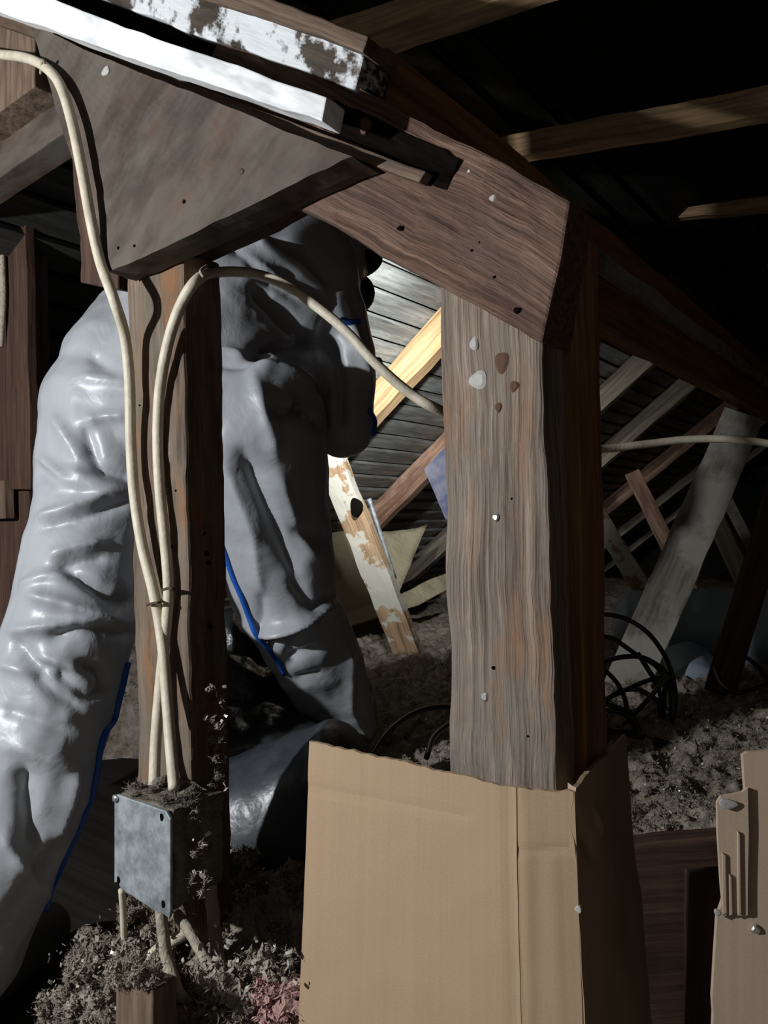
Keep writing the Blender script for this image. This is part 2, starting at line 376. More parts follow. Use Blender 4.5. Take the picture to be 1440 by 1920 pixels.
gw = hexa('wall_back', [UVZ(-3.4, 8.5, 3.6), UVZ(3.4, 8.5, 3.6), UVZ(3.4, 8.5, 0), UVZ(-3.4, 8.5, 0)], V*.03, 'dark_deck_wood', jit=0, bevel=0, cuts=(4, 4, 1)); tag(gw, kind='structure')
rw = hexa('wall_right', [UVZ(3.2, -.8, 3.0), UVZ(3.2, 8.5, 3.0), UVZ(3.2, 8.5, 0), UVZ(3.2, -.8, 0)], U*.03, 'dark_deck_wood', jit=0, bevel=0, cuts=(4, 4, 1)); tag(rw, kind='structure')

wf = hexa('fill_block_wall', [UVZ(-3.4, -.85, 3.6), UVZ(.15, -.85, 3.6), UVZ(.15, -.85, 0), UVZ(-3.4, -.85, 0)], -V*.03, 'dark_deck_wood', jit=0, bevel=0, cuts=(4, 4, 1)); tag(wf, kind='structure')  # unseen partial wall, added to keep world fill off the suit
# rafters under the far slope
RV = [(1.35, 'grey_rafter', 'unlit grey rafter of the far slope nearest the protective suit'), (2.13, 'pine_rafter', 'brightly lit yellow pine rafter beside the dark sleeve'),
      (2.80, 'stained_rafter', 'reddish stained rafter below the yellow pine rafter'), (3.68, 'grey_rafter', 'dusty grey rafter behind the small blue panel'),
      (4.47, 'grey_rafter', 'long pale rafter passing behind the sagging cable on the right'), (5.57, 'stained_rafter', 'thin brown rafter below the long pale one'),
      (6.56, 'grey_rafter', 'short far rafter left of the wide grey strut'), (7.5, 'grey_rafter', 'farthest tiny rafter tip in the dark')]
dn = -nrm_up
for vv, m, lab in RV:
    tk = .055
    dep = .10
    t0, t1 = -2.95, -.97
    A0 = UVZ(t0, vv-tk/2, roof_z(t0)); A1 = UVZ(t1, vv-tk/2, roof_z(t1))
    r = hexa('rafter', [A1, A0, A0+dn*dep, A1+dn*dep], V*tk, m, cuts=(30, 2, 1), jit=.003, bevel=.003)
    tag(r, lab, 'rafter', 'rafters of the far slope')

# ------------------------------------------------------------------ near frame
beam = slab('rafter_beam', [(430, 30), (1068, 372), (1022, 640), (320, 268)], .606, .055, 'beam_wood', cuts=(40, 14, 3), jit=.003, bevel=.003)
tag(beam, 'reddish brown sloping beam with cut end resting on the front post', 'beam')
for x, y, r in ((750, 428, .0042), (970, 582, .005), (928, 520, .0028), (900, 455, .0022), (885, 470, .002)):
    disc('nail_hole', F(x, y, .606), -V, r, .0016, 'hole_black', beam, sx=1.3)
disc('nail', F(880, 322, .606), -V, .0032, .003, 'steel', beam)
disc('paint_spot', F(925, 372, .606), -V, .0035, .0009, 'paint_drip', beam, sx=1.2)

rp = slab('post', [(824, 530), (1019, 530), (1053, 1950), (858, 1950)], .613, .042, 'post_wood', grain='t', cuts=(10, 60, 3), jit=.0022, bevel=.003)
tag(rp, 'weathered grey-brown front post with white paint spots standing behind cardboard', 'post')
for x, y, r, m in ((930, 970, .0048, 'steel'), (909, 1307, .0056, 'steel')):
    disc('nail', F(x, y, .613), -V, r, .004, m, rp)
for x, y, r in ((925, 1252, .0030), (991, 1380, .0026), (960, 935, .002)):
    disc('nail_hole', F(x, y, .613), -V, r, .0015, 'hole_black', rp)
for x, y, r, m, sx in ((890, 645, .0068, 'paint_drip', .7), (898, 713, .0092, 'paint_drip', 1.1), (942, 680, .011, 'chip_rust', .7), (965, 725, .006, 'chip_rust', .9), (936, 764, .005, 'chip_rust', .8)):
    disc('paint_spot' if m == 'paint_drip' else 'torn_patch', F(x, y, .613), -V, r, .0016, m, rp, sx=sx, sides=16)
st2 = slab('stud', [(960, 430), (1079, 430), (1108, 1950), (980, 1950)], .660, .055, 'orange_wood', grain='t', cuts=(4, 50, 3), jit=.0015)
tag(st2, 'orange-brown stud fixed directly behind the weathered front post', 'stud')

lp = slab('post', [(238, 470), (344, 470), (364, 1960), (268, 1960)], .606, .062, 'old_post_wood', grain='t', cuts=(8, 70, 4), jit=.003, bevel=.004)
tag(lp, 'dark stained left post carrying the junction box and two cables', 'post')
for x, y in ((375, 1040), (372, 1005), (374, 1072), (352, 640)): pass
for x, y, r in ((330, 920, .003), (262, 760, .002), (322, 1025, .003), (258, 655, .002), (280, 590, .003)):
    disc('nail_hole', F(x, y, .606), -V, r, .0015, 'hole_black', lp)
for s_, y in ((.02, 1000), (.025, 1040), (.028, 1058), (.03, 1180)):
    disc('nail_hole', F(357, y, .606)+V*s_+U*.001, U, .005, .0018, 'hole_black', lp)

gus = slab('gusset_plate', [(58, 50), (660, 296), (640, 304), (203, 512)], .560, .042, 'gusset_wood', cuts=(40, 30, 3), jit=.002, bevel=.002, planar=U*.8+Z*.6)
tag(gus, 'dark brown triangular gusset board with dusty smears below the white strip', 'board')
for x, y, r, m in ((222, 465, .0038, 'hole_black'), (252, 461, .003, 'hole_black'), (453, 322, .006, 'rust_dark'), (345, 378, .004, 'hole_black'), (575, 275, .003, 'hole_black')):
    disc('nail_hole', F(x, y, .560), -V, r, .0012, m, gus)
disc('paint_spot', F(199, 134, .560), -V, .006, .0012, 'paint_drip', gus, sx=1.4)
br2 = slab('brace', [(200, 440), (640, 300), (465, 410), (235, 522)], .606, .05, 'red_wood', cuts=(20, 6, 2)); tag(br2, 'red-brown brace hidden behind the lower edge of the gusset board', 'brace')
hang = slab('hanger_board', [(128, 120), (215, 120), (222, 538), (150, 530)], .607, .03, 'red_wood', grain='t', cuts=(6, 24, 2), jit=.003); tag(hang, 'short reddish hanger board behind the cable left of the gusset', 'board')

ws = slab('white_strip', [(-60, -58), (613, 184), (604, 231), (-60, 2)], .535, .028, 'white_painted_wood', cuts=(40, 4, 2), jit=.0018, bevel=.0015)
tag(ws, 'bright white painted wooden strip nailed across the sloping beam', 'board')
lip = slab('batten', [(-60, 0), (800, 322), (786, 343), (-60, 24)], .590, .014, 'lip_wood', cuts=(40, 2, 2), jit=.0015); tag(lip, 'thin brown batten under the white painted strip', 'batten')
bt = slab('gap_shade_board', [(100, -90), (700, 168), (690, 205), (100, 5)], .615, .05, 'shade_wood', cuts=(30, 4, 2), jit=.003); tag(bt, 'black board standing in for the shaded gap between the white strip and the flaking painted board', 'board')  # black board paints in the shade of the gap
pa = slab('flaking_board', [(60, -130), (690, 92), (665, 170), (60, -50)], .602, .045, 'worn_paint_wood', cuts=(30, 8, 2), jit=.003); tag(pa, 'dark board with flaking white paint above the bright white strip', 'board')
pt = slab('top_batten', [(60, -170), (694, 68), (684, 98), (60, -115)], .592, .05, 'lip_wood', cuts=(30, 2, 2), jit=.003); tag(pt, 'brown batten along the top of the flaking painted board', 'batten')

# long purlin running into the dark
pz0, pz1 = CZ+.323, CZ+.492
pu = -.47
f0 = .655
pur = hexa('purlin', [UVZ(pu, f0, pz1), UVZ(pu, 5.2, pz1), UVZ(pu, 5.2, pz0), UVZ(pu, f0, pz0)], -U*.045, 'purlin_wood', cuts=(40, 6, 2), jit=.003, bevel=.003)
tag(pur, 'long orange-brown purlin receding from the flaking board into the dark', 'purlin')
pl2 = hexa('ledger', [UVZ(pu+.02, 1.05, CZ+.43), UVZ(pu+.02, 4.5, CZ+.43), UVZ(pu+.02, 4.5, CZ+.40), UVZ(pu+.02, 1.05, CZ+.40)], -U*.018, 'grey_strut_wood', cuts=(30, 1, 1), jit=.004)
tag(pl2, 'thin dusty strip along the side of the long purlin', 'strip')
# upper battens over the purlin
for pix, c, lab in (([(520, 72), (2000, -433), (2000, -368), (610, 110)], .98, 'topmost tan crossbar at the upper edge of the picture'),
                    ([(930, 256), (2400, -22), (2400, 57), (940, 298)], 1.75, 'wide tan crossbar in the upper right, second from the top'),
                    ([(1150, 409), (2200, 251), (2200, 329), (1160, 417)], 2.9, 'thin tan crossbar, third from the top on the right'),
                    ([(1330, 489), (2200, 424), (2200, 453), (1330, 506)], 4.0, 'farthest faint crossbar at the right edge')):
    o = slab('crossbar', pix, c, .045, 'tan_batten_wood', cuts=(30, 3, 2), jit=.003); tag(o, lab, 'crossbar', 'crossbars above the purlin')

MATS['shade_wood'].node_tree.nodes['Principled BSDF'].inputs['Specular IOR Level'].default_value = 0
shadow_slab = slab('shadow_patch', [(628, 186), (866, 297), (836, 358), (606, 240)], .6035, .003, 'shade_wood', beam, cuts=(16, 6, 1), jit=.0022, jscale=40)  # near-black slab painted in for the strip end's shadow on the beam
disc('torn_patch', F(685, 236, .6015), -V, .009, .0012, 'chip_rust', beam, sx=.8)
# upper left timbers
bl = slab('block', [(-70, 20), (68, 34), (64, 162), (-70, 262)], .62, .05, 'lip_wood', grain='t', cuts=(6, 10, 2)); tag(bl, 'orange-brown timber block in the upper left corner under the cable', 'block')
dg = slab('diagonal_board', [(-90, 280), (185, 60), (190, 200), (-90, 392)], .665, .05, 'gusset_wood', cuts=(14, 8, 2)); tag(dg, 'dark brown diagonal board left of the gusset', 'board')
lb = empty('side_post', D(24, 1300, 1.40)); tag(lb, 'dark red-brown post at the left edge behind the suited person', 'post')
slab('upper_board', [(6, 392), (46, 398), (57, 918), (16, 918)], .80, .02, 'red_wood', lb, grain='t', cuts=(3, 30, 1))
slab('lower_board', [(-60, 395), (44, 398), (64, 1400), (-60, 1400)], .82, .05, 'red_wood', lb, grain='t', cuts=(4, 40, 2))
slab('cleat', [(-30, 900), (8, 900), (10, 972), (-30, 972)], .79, .02, 'lip_wood', lb, grain='t')
rope = tube('cord', [F(2, 380, .79), F(4, 480, .79), F(6, 560, .79), F(1, 650, .79)], .006, 'cable_dusty'); tag(rope, 'short tan cord hanging on the post at the left edge', 'cord')

# ------------------------------------------------------------------ web struts
S = []
def web(lab, a, b, wd, th, m, **k):
    o = strut('strut', a, b, wd, th, m, **k); tag(o, lab, 'strut', 'roof struts'); S.append(o); return o
fs = web('foam-spattered strut with a round black hole behind the suit', D(612, 850, 2.55), D(800, 1325, 2.63), .095, .04, 'foam_strut_wood', facing=-V+U*.15, jit=.004)
disc('bored_hole', D(668, 951, 2.545), -V+U*.15, .031, .005, 'hole_black', fs, sides=24, dome=.4, sx=.74)
rodo = tube('conduit', [D(692, 935, 2.60), D(740, 1085, 2.62)], .008, 'galvanised'); tag(rodo, 'thin grey metal rod beside the foam-spattered strut', 'rod')
web('short foam-coated strut with orange top right of the front posts', D(1085, 905, 2.6), D(1235, 1160, 2.5), .062, .04, 'foam_strut_wood', jit=.004)
web('wide grey strut leaning right in front of the silver duct', D(1396, 775, 2.16), D(1170, 1295, 1.95), .108, .04, 'grey_strut_wood', jit=.003)
web('dark reddish strut leaning right at the right edge', D(1470, 900, 1.95), D(1348, 1298, 1.85), .070, .04, 'red_wood')
web('narrow brown strut behind the wide grey strut', D(1185, 885, 3.4), D(1300, 1120, 3.2), .066, .04, 'stained_rafter')
web('grey strut leaning left between the wide grey and the reddish strut', D(1320, 930, 3.0), D(1425, 1150, 2.9), .07, .04, 'grey_rafter')
web('far thin strut at the right edge', D(1360, 930, 3.6), D(1460, 1130, 3.5), .05, .04, 'grey_strut_wood')

# paper-faced sheets, panel and lath low under the far slope
def sheet(name, pts, mat, lab, cat, thick=.006, n=14, amp=.03, seed=3):
    q = [np.asarray(p, float) for p in pts]; vs, fs = [], []
    nr = np.cross(q[1]-q[0], q[3]-q[0]); nr /= np.linalg.norm(nr)
    for i in range(n+1):
        for j in range(n+1):
            s, t = i/n, j/n; vs.append((q[0]*(1-s)+q[1]*s)*(1-t)+(q[3]*(1-s)+q[2]*s)*t)
    vs = np.array(vs); vs = vs+nr*(fbm(vs, 5, 3, seed)*amp)[:, None]
    m = len(vs); vs = np.vstack([vs, vs+nr*thick])
    for i in range(n):
        for j in range(n):
            a_ = i*(n+1)+j; f = (a_, a_+1, a_+n+2, a_+n+1); fs.append(f); fs.append(tuple(k+m for k in f[::-1]))
    edge = [i*(n+1) for i in range(n+1)]+[n*(n+1)+j for j in range(1, n+1)]+[i*(n+1)+n for i in range(n-1, -1, -1)]+[j for j in range(n-1, 0, -1)]
    for k in range(len(edge)): e0, e1 = edge[k], edge[(k+1) % len(edge)]; fs.append((e0, e1, e1+m, e0+m))
    return tag(mk(name, vs, fs, mat, smooth=True), lab, cat)
sheet('paper_sheet', [D(560, 1010, 3.3), D(800, 985, 3.6), D(745, 1120, 3.35), D(570, 1195, 3.0)], 'kraft_sheet', 'crumpled pale yellow paper sheet leaning under the rafters', 'sheet', amp=.10)
sheet('paper_sheet', [D(640, 1150, 3.1), D(880, 1060, 3.8), D(880, 1092, 3.7), D(640, 1180, 3.0)], 'kraft_sheet', 'long folded pale sheet edge lying above the far insulation', 'sheet', amp=.04, seed=9)
bp_ = hexa('blue_panel', [D(795, 880, 3.0), D(850, 820, 3.05), D(880, 960, 3.05), D(836, 975, 3.0)], V*.012, 'blue_panel', cuts=(3, 6, 1)); tag(bp_, 'small slate-blue panel tucked against the weathered post', 'panel')

# ------------------------------------------------------------------ person in a grey protective suit
def capsule(a, b, ra, rb, sa=1.0, rings=10, seg=20, ax2=None):
    a = np.asarray(a, float); b = np.asarray(b, float); d = b-a; L = np.linalg.norm(d); d = d/L
    up = np.array([0, 1.0, 0]) if abs(d[1]) < .8 else np.array([1.0, 0, 0])
    if ax2 is not None: up = np.asarray(ax2, float)
    x = np.cross(d, up); x /= np.linalg.norm(x); y = np.cross(x, d)
    prof = []
    for k in range(6): t = math.pi/2*(1-k/6); prof.append((-ra*math.sin(t), ra*math.cos(t)))
    for k in range(rings+1): f = k/rings; prof.append((L*f, ra*(1-f)+rb*f))
    for k in range(1, 7): t = math.pi/2*k/6; prof.append((L+rb*math.sin(t), rb*math.cos(t)))
    vs, fs = [], []
    for h, r in prof:
        for k in range(seg):
            t = 2*math.pi*k/seg; vs.append(a+d*h+(x*math.cos(t)*sa+y*math.sin(t))*max(r, 1e-4))
    for i in range(len(prof)-1):
        for k in range(seg): fs.append((i*seg+k, i*seg+(k+1) % seg, (i+1)*seg+(k+1) % seg, (i+1)*seg+k))
    fs.append(tuple(range(seg))[::-1]); fs.append(tuple((len(prof)-1)*seg+k for k in range(seg)))
    return np.array(vs), fs
def fuse(parts, voxel, smooth_n):
    vs, fs = [], []; n = 0
    for v_, f_ in parts:
        vs.append(v_); fs += [tuple(i+n for i in f) for f in f_]; n += len(v_)
    me = bpy.data.meshes.new('tmp'); me.from_pydata([tuple(p) for p in np.vstack(vs)], [], fs)
    bm = bmesh.new(); bm.from_mesh(me); bmesh.ops.recalc_face_normals(bm, faces=bm.faces); bm.to_mesh(me); bm.free()
    ob = bpy.data.objects.new('tmp', me); col.objects.link(ob)
    r = ob.modifiers.new('r', 'REMESH'); r.mode = 'VOXEL'; r.voxel_size = voxel
    s = ob.modifiers.new('s', 'SMOOTH'); s.iterations = smooth_n; s.factor = .5
    dg_ = bpy.context.evaluated_depsgraph_get(); ev = ob.evaluated_get(dg_); m2 = ev.to_mesh()
    nv = len(m2.vertices); co = np.empty(nv*3, np.float32); m2.vertices.foreach_get('co', co); no = np.empty(nv*3, np.float32); m2.vertices.foreach_get('normal', no)
    faces = [tuple(p.vertices) for p in m2.polygons]
    ev.to_mesh_clear(); bpy.data.objects.remove(ob); bpy.data.meshes.remove(me)
    return co.reshape(-1, 3).astype(float), no.reshape(-1, 3).astype(float), faces

HIPL, HIPR = D(215, 770, 1.32), D(470, 800, 1.30)
KNL, KNR = D(142, 1150, 1.20), D(535, 1130, 1.40)
ANL, ANR = D(-70, 1790, 1.14), D(655, 1395, 1.66)
WAIST, CHEST = D(385, 590, 1.40), D(505, 500, 1.50)
NECK, HEAD = D(575, 480, 1.57), D(618, 470, 1.60)
SHR, ELR, HAR = D(590, 530, 1.47), D(640, 800, 1.47), D(660, 690, 1.72)
SHL, ELL, HAL = D(470, 420, 1.62), D(560, 330, 1.80), D(690, 330, 1.88)
body = [
    capsule(HIPL, HIPR, .120, .130), capsule(D(330, 740, 1.33), WAIST, .140, .145, 1.15), capsule(WAIST, CHEST, .155, .160, 1.15),
    capsule(D(400, 700, 1.36), D(560, 620, 1.48), .13, .11),
    capsule(D(262, 610, 1.38), D(238, 690, 1.33), .086, .108),
    capsule(HIPL, D(180, 960, 1.27), .118, .101), capsule(D(180, 960, 1.27), KNL, .101, .094), capsule(KNL, D(65, 1420, 1.17), .096, .098), capsule(D(65, 1420, 1.17), ANL, .098, .084),
    capsule(HIPR, D(505, 960, 1.35), .128, .108), capsule(D(505, 960, 1.35), KNR, .106, .094), capsule(KNR, D(602, 1250, 1.52), .092, .084), capsule(D(602, 1250, 1.52), ANR, .084, .066),
    capsule(CHEST, NECK, .13, .085), capsule(SHR, CHEST, .085, .13), capsule(SHL, CHEST, .085, .13),
    capsule(SHR, D(642, 660, 1.47), .078, .066), capsule(D(642, 660, 1.47), ELR, .066, .062), capsule(ELR, HAR, .062, .042),
    capsule(SHL, ELL, .075, .06), capsule(ELL, HAL, .058, .042),
]
pv, pn, pf = fuse(body, .0044, 12)
# creases of the stiff plastic: strokes on the cloth, each a raised or sunken fold (px path, width px, height m)
FOLDS = [
 ([(70, 972), (130, 957), (205, 925)], 9, .010), ([(78, 990), (160, 968), (245, 938)], 7, -.009), ([(130, 882), (190, 905), (246, 922)], 8, .009),
 ([(95, 1045), (140, 1028), (195, 1018)], 8, .010), ([(100, 1066), (150, 1052), (200, 1046)], 7, -.008), ([(40, 1098), (90, 1080), (150, 1078)], 10, .006),
 ([(58, 1118), (110, 1130), (170, 1148), (228, 1166)], 8, .013), ([(120, 1066), (160, 1092), (208, 1120), (245, 1128)], 6, -.014), ([(88, 1197), (150, 1176), (245, 1188)], 8, -.012),
 ([(18, 1184), (100, 1174), (180, 1166)], 8, .009), ([(20, 1197), (60, 1243), (135, 1266)], 8, -.011), ([(70, 1232), (150, 1256)], 8, .009),
 ([(148, 1243), (188, 1258), (202, 1290), (170, 1312)], 7, -.013), ([(60, 1260), (100, 1298), (152, 1326)], 6, -.011), ([(108, 1262), (168, 1312)], 6, -.009),
 ([(0, 1330), (60, 1345), (130, 1372)], 7, -.006), ([(0, 1245), (60, 1262)], 7, .008), ([(155, 708), (238, 716)], 9, .006), ([(160, 792), (200, 780), (243, 778)], 8, .010),
 ([(158, 800), (172, 842), (188, 884)], 7, -.009), ([(183, 880), (246, 898)], 7, -.010), ([(100, 780), (150, 862)], 9, .007), ([(66, 850), (120, 898), (240, 935)], 8, .008),
 ([(110, 905), (70, 880)], 8, -.006), ([(42, 1440), (52, 1520), (70, 1600)], 22, -.016), ([(145, 1440), (122, 1520), (105, 1572)], 9, .010), ([(30, 1400), (140, 1440)], 12, .007),
 ([(0, 1560), (60, 1640), (90, 1690)], 12, .008), ([(10, 1720), (80, 1625), (120, 1590)], 10, -.010), ([(205, 690), (170, 670)], 8, -.005),
 ([(402, 668), (430, 664), (470, 672)], 6, .010), ([(405, 684), (470, 690)], 8, -.006), ([(478, 538), (540, 598), (610, 650)], 14, -.022), ([(440, 470), (520, 525), (600, 580)], 10, .010), ([(420, 452), (500, 520), (560, 560)], 6, -.010),
 ([(470, 450), (560, 500), (605, 545)], 9, .012), ([(500, 445), (570, 480), (610, 520)], 7, -.012),
 ([(458, 672), (520, 648), (610, 642)], 9, -.020), ([(512, 772), (560, 768), (610, 735)], 9, -.018), ([(478, 694), (540, 702), (592, 722)], 10, .014), ([(560, 735), (590, 760), (605, 800)], 12, -.016),
 ([(470, 690), (520, 860)], 16, .008), ([(455, 850), (515, 990), (560, 1085)], 14, -.014), ([(425, 870), (478, 1000), (492, 1112)], 12, .009), ([(520, 880), (560, 1000), (600, 1060)], 14, .006), ([(545, 990), (590, 1010), (630, 1010)], 8, -.008),
 ([(484, 1190), (540, 1176), (590, 1156), (640, 1126)], 8, .018), ([(490, 1208), (540, 1206), (565, 1184)], 7, -.016), ([(540, 1228), (585, 1172), (632, 1128)], 8, -.010), ([(530, 1242), (600, 1214)], 6, -.010),
 ([(492, 1112), (486, 1186)], 8, -.008), ([(556, 1272), (602, 1262)], 5, -.006), ([(650, 1205), (655, 1330), (690, 1390)], 9, .009), ([(545, 1090), (590, 1140), (635, 1110)], 10, -.012), ([(600, 1340), (640, 1370)], 6, -.006),
 ([(640, 560), (668, 640), (690, 720)], 8, .010), ([(610, 600), (640, 720), (640, 800)], 10, -.014),
]
def seg_d(X, Y, p, q):
    dx, dy = q[0]-p[0], q[1]-p[1]; L2 = dx*dx+dy*dy
    t = np.clip(((X-p[0])*dx+(Y-p[1])*dy)/L2, 0, 1); return np.hypot(X-p[0]-t*dx, Y-p[1]-t*dy), t
rel = pv-C0; X = 720+1440*rel[:, 0]/rel[:, 1]; Y = 960-1440*rel[:, 2]/rel[:, 1]
fac = np.clip(-(pn*rel).sum(1)/np.linalg.norm(rel, axis=1), 0, 1); fac = np.clip(fac*2.2, 0, 1)
disp = np.zeros(len(pv))
for pts, wd, amp in FOLDS:
    wd = max(wd, 8); n = len(pts)-1; best = np.full(len(pv), 1e9); tt = np.zeros(len(pv))
    for i in range(n):
        d_, t_ = seg_d(X, Y, pts[i], pts[i+1]); m = d_ < best; best[m] = d_[m]; tt[m] = (i+t_[m])/n
    taper = np.clip(np.minimum(tt, 1-tt)*5+.35, 0, 1)
    disp += amp*1.75*taper*np.exp(-(np.sqrt(best**2+2.2)-1.5)/(wd*.85))*fac
# soft random crumple, sharper near the knees and seat
rid = 1-np.abs(fbm(pv, 7.5, 3, 40))*3.2
rid2 = 1-np.abs(fbm(pv*np.array([1, 1, 1.8]), 13, 2, 50))*3.0
disp += .0045*np.clip(rid, -1, 1)+.0012*np.clip(rid2, -1, 1)-.002
ED = np.array([(f[i], f[(i+1) % len(f)]) for f in pf for i in range(len(f))])
deg = np.bincount(ED[:, 0], minlength=len(pv))
for _ in range(3): disp = .4*disp+.6*np.bincount(ED[:, 0], weights=disp[ED[:, 1]], minlength=len(pv))/np.maximum(deg, 1)
pv = pv+pn*disp[:, None]
for _ in range(1):
    acc = np.zeros_like(pv); cnt = np.zeros(len(pv))
    np.add.at(acc, ED[:, 0], pv[ED[:, 1]]); np.add.at(cnt, ED[:, 0], 1)
    pv = pv*.55+.45*acc/np.maximum(cnt, 1)[:, None]
person = mk('person', pv, pf, 'suit_plastic', smooth=True, origin=(D(300, 960, 1.3)[0], 1.35, .02))
tag(person, 'person in a grey plastic protective suit bending away behind the left post', 'person')
bvh = BVHTree.FromPolygons([tuple(p) for p in pv], pf)
def on_body(px, py, d, lift=.002):
    r = ray(px, py); h = bvh.ray_cast(Vector(C0), Vector(r).normalized())
    if h[0] is not None: return np.array(h[0])+np.array(h[1])*lift
    h = bvh.find_nearest(Vector(D(px, py, d))); return np.array(h[0])+np.array(h[1])*lift
for pts, d, r in (([(258, 1245), (247, 1262), (236, 1290), (224, 1325), (212, 1348), (196, 1372), (186, 1400), (180, 1440), (172, 1480), (160, 1520), (150, 1552), (140, 1590), (126, 1630), (104, 1668), (82, 1705)], 1.19, .0055),
                  ([(415, 1015), (428, 1050), (440, 1085), (455, 1120), (468, 1155), (482, 1190), (505, 1215), (522, 1240), (534, 1262)], 1.42, .005),
                  ([(640, 600), (655, 604), (672, 604)], 1.45, .006), ([(690, 770), (700, 790), (696, 815)], 1.47, .006)):
    tube('seam_tape', [on_body(x, y, d) for x, y in pts], r, 'blue_tape', person, sides=8, per=4)
# flared ankle cuff of the right trouser leg
cu = [D(700, 1296, 1.64), D(706, 1325, 1.65), D(706, 1360, 1.66), D(698, 1395, 1.66), D(688, 1412, 1.65)]
tube('cuff_edge', cu, [.003]*33, 'suit_plastic', person, sides=8, per=8)
# hood, mask, goggles
def blob(name, c, rad, mat, parent, ax=(1, 0, 0), seg=28, rings=18, amp=.0, shape=None):
    vs, fs = [], []
    c = np.asarray(c, float); fx = np.asarray(ax, float); fx /= np.linalg.norm(fx); sy = np.cross([0, 0, 1.0], fx); sy /= np.linalg.norm(sy); uz = np.cross(fx, sy)
    for i in range(rings+1):
        ph = math.pi*i/rings
        for k in range(seg):
            t = 2*math.pi*k/seg; p = np.array([math.sin(ph)*math.cos(t), math.sin(ph)*math.sin(t), math.cos(ph)])
            q = p*np.array(rad)
            if shape: q = shape(p, q)
            vs.append(c+fx*q[0]+sy*q[1]+uz*q[2])
    for i in range(rings):
        for k in range(seg): fs.append((i*seg+k, i*seg+(k+1) % seg, (i+1)*seg+(k+1) % seg, (i+1)*seg+k))
    vs = np.array(vs)
    if amp: vs = vs+(vs-c)/np.linalg.norm(vs-c, axis=1)[:, None]*(fbm(vs, 16, 3, 5)*amp)[:, None]
    return mk(name, vs, fs, mat, parent, smooth=True, weld=True)
look = np.array([.62, .70, -.22]); look /= np.linalg.norm(look)
def facef(p, q):
    q = q.copy()
    if p[0] > .55:
        q[0] += .022*math.exp(-((p[1])**2*40+(p[2]+.12)**2*30))                      # nose
        q[0] -= .012*math.exp(-((abs(p[1])-.36)**2*60+(p[2]-.06)**2*70))             # eye sockets
        q[0] -= .006*math.exp(-((p[2]+.42)**2*200+p[1]**2*12))                       # mouth
    if p[2] < -.3: q[1] *= 1+.35*(p[2]+.3)
    return q
head = blob('head', HEAD, (.098, .075, .115), 'mask_rubber', person, ax=look, shape=facef)
blob('hood', HEAD-look*.022, (.100, .094, .128), 'suit_plastic', person, ax=look, amp=.02)
sidev = np.cross(look, [0, 0, 1.0]); sidev /= np.linalg.norm(sidev); upv = np.cross(sidev, look)
blob('goggles', HEAD+look*.085+upv*.012, (.028, .068, .032), 'glove_black', person, ax=look)
blob('respirator', HEAD+look*.090-upv*.055, (.042, .046, .044), 'mask_rubber', person, ax=look)
# gloves: palm and five fingers each
def glove(wrist, dirv, palm_n, parent):
    d = np.asarray(dirv, float); d /= np.linalg.norm(d); n = np.asarray(palm_n, float); n = n-d*(n@d); n /= np.linalg.norm(n); s = np.cross(d, n)
    parts = [capsule(wrist, wrist+d*.05, .030, .034, 1.25), capsule(wrist+d*.04, wrist+d*.085, .032, .028, 1.35)]
    for k, (off, ln) in enumerate(((-.030, .060), (-.010, .072), (.011, .068), (.030, .052))):
        a = wrist+d*.092+s*off; b = a+d*ln*.5+n*.012; c = b+d*ln*.3+n*.026
        parts += [capsule(a, b, .0098, .0092, seg=10, rings=3), capsule(b, c, .0092, .008, seg=10, rings=3)]
    a = wrist+d*.035-s*.034; b = a+d*.035-s*.022+n*.012; c = b+d*.028+n*.012
    parts += [capsule(a, b, .0115, .0105, seg=10, rings=3), capsule(b, c, .0105, .009, seg=10, rings=3)]
    v_, n_, f_ = fuse(parts, .004, 2)
    mk('glove', v_, f_, 'glove_black', parent, smooth=True)
glove(HAR, HAR-ELR, (0, 0, -1), person); glove(HAL, HAL-ELL, (0, .2, -1), person)
for an, dv in ((ANL, np.array([.05, .24, -.02])), (ANR, np.array([.10, .22, -.02]))):
    base = np.array([an[0], an[1], .075]); v_, n_, f_ = fuse([capsule(an-np.array([0, 0, .02]), base, .066, .055), capsule(base, base+dv*.75, .055, .048)], .01, 4)
    mk('boot', v_, f_, 'mask_rubber', person, smooth=True)
# head lamp worn by the person; it lights the far slope
HL = HEAD+look*.125+upv*.085
blob('head_lamp', HL-look*.03, (.022, .030, .022), 'glove_black', person, ax=look)
def spot(name, loc, target, energy, angle, blend, color, radius=.015):
    l = bpy.data.lights.new(name, 'SPOT'); l.energy = energy; l.spot_size = math.radians(angle); l.spot_blend = blend; l.color = color; l.shadow_soft_size = radius
    o = bpy.data.objects.new(name, l); col.objects.link(o); o.location = loc
    o.rotation_euler = (Vector(target)-Vector(loc)).to_track_quat('-Z', 'Y').to_euler(); return o
spot('head_lamp_beam', HL+look*.012, D(765, 640, 2.45), 58, 60, .9, (.95, .98, 1.0))
tdir = D(765, 860, 2.7)-HAR; tdir /= np.linalg.norm(tdir); T0 = HAR+tdir*.03+np.array([0, .05, -.03])  # added hand torch, hidden behind the arm, to brighten boards below the rafter
v_, f_ = capsule(T0, T0+tdir*.12, .013, .018, seg=16, rings=4); mk('added_torch', v_, f_, 'glove_black', person, smooth=True)
spot('added_torch_beam', T0+tdir*.145, D(765, 860, 2.7), 42, 92, 1.0, (.95, .98, 1.0))

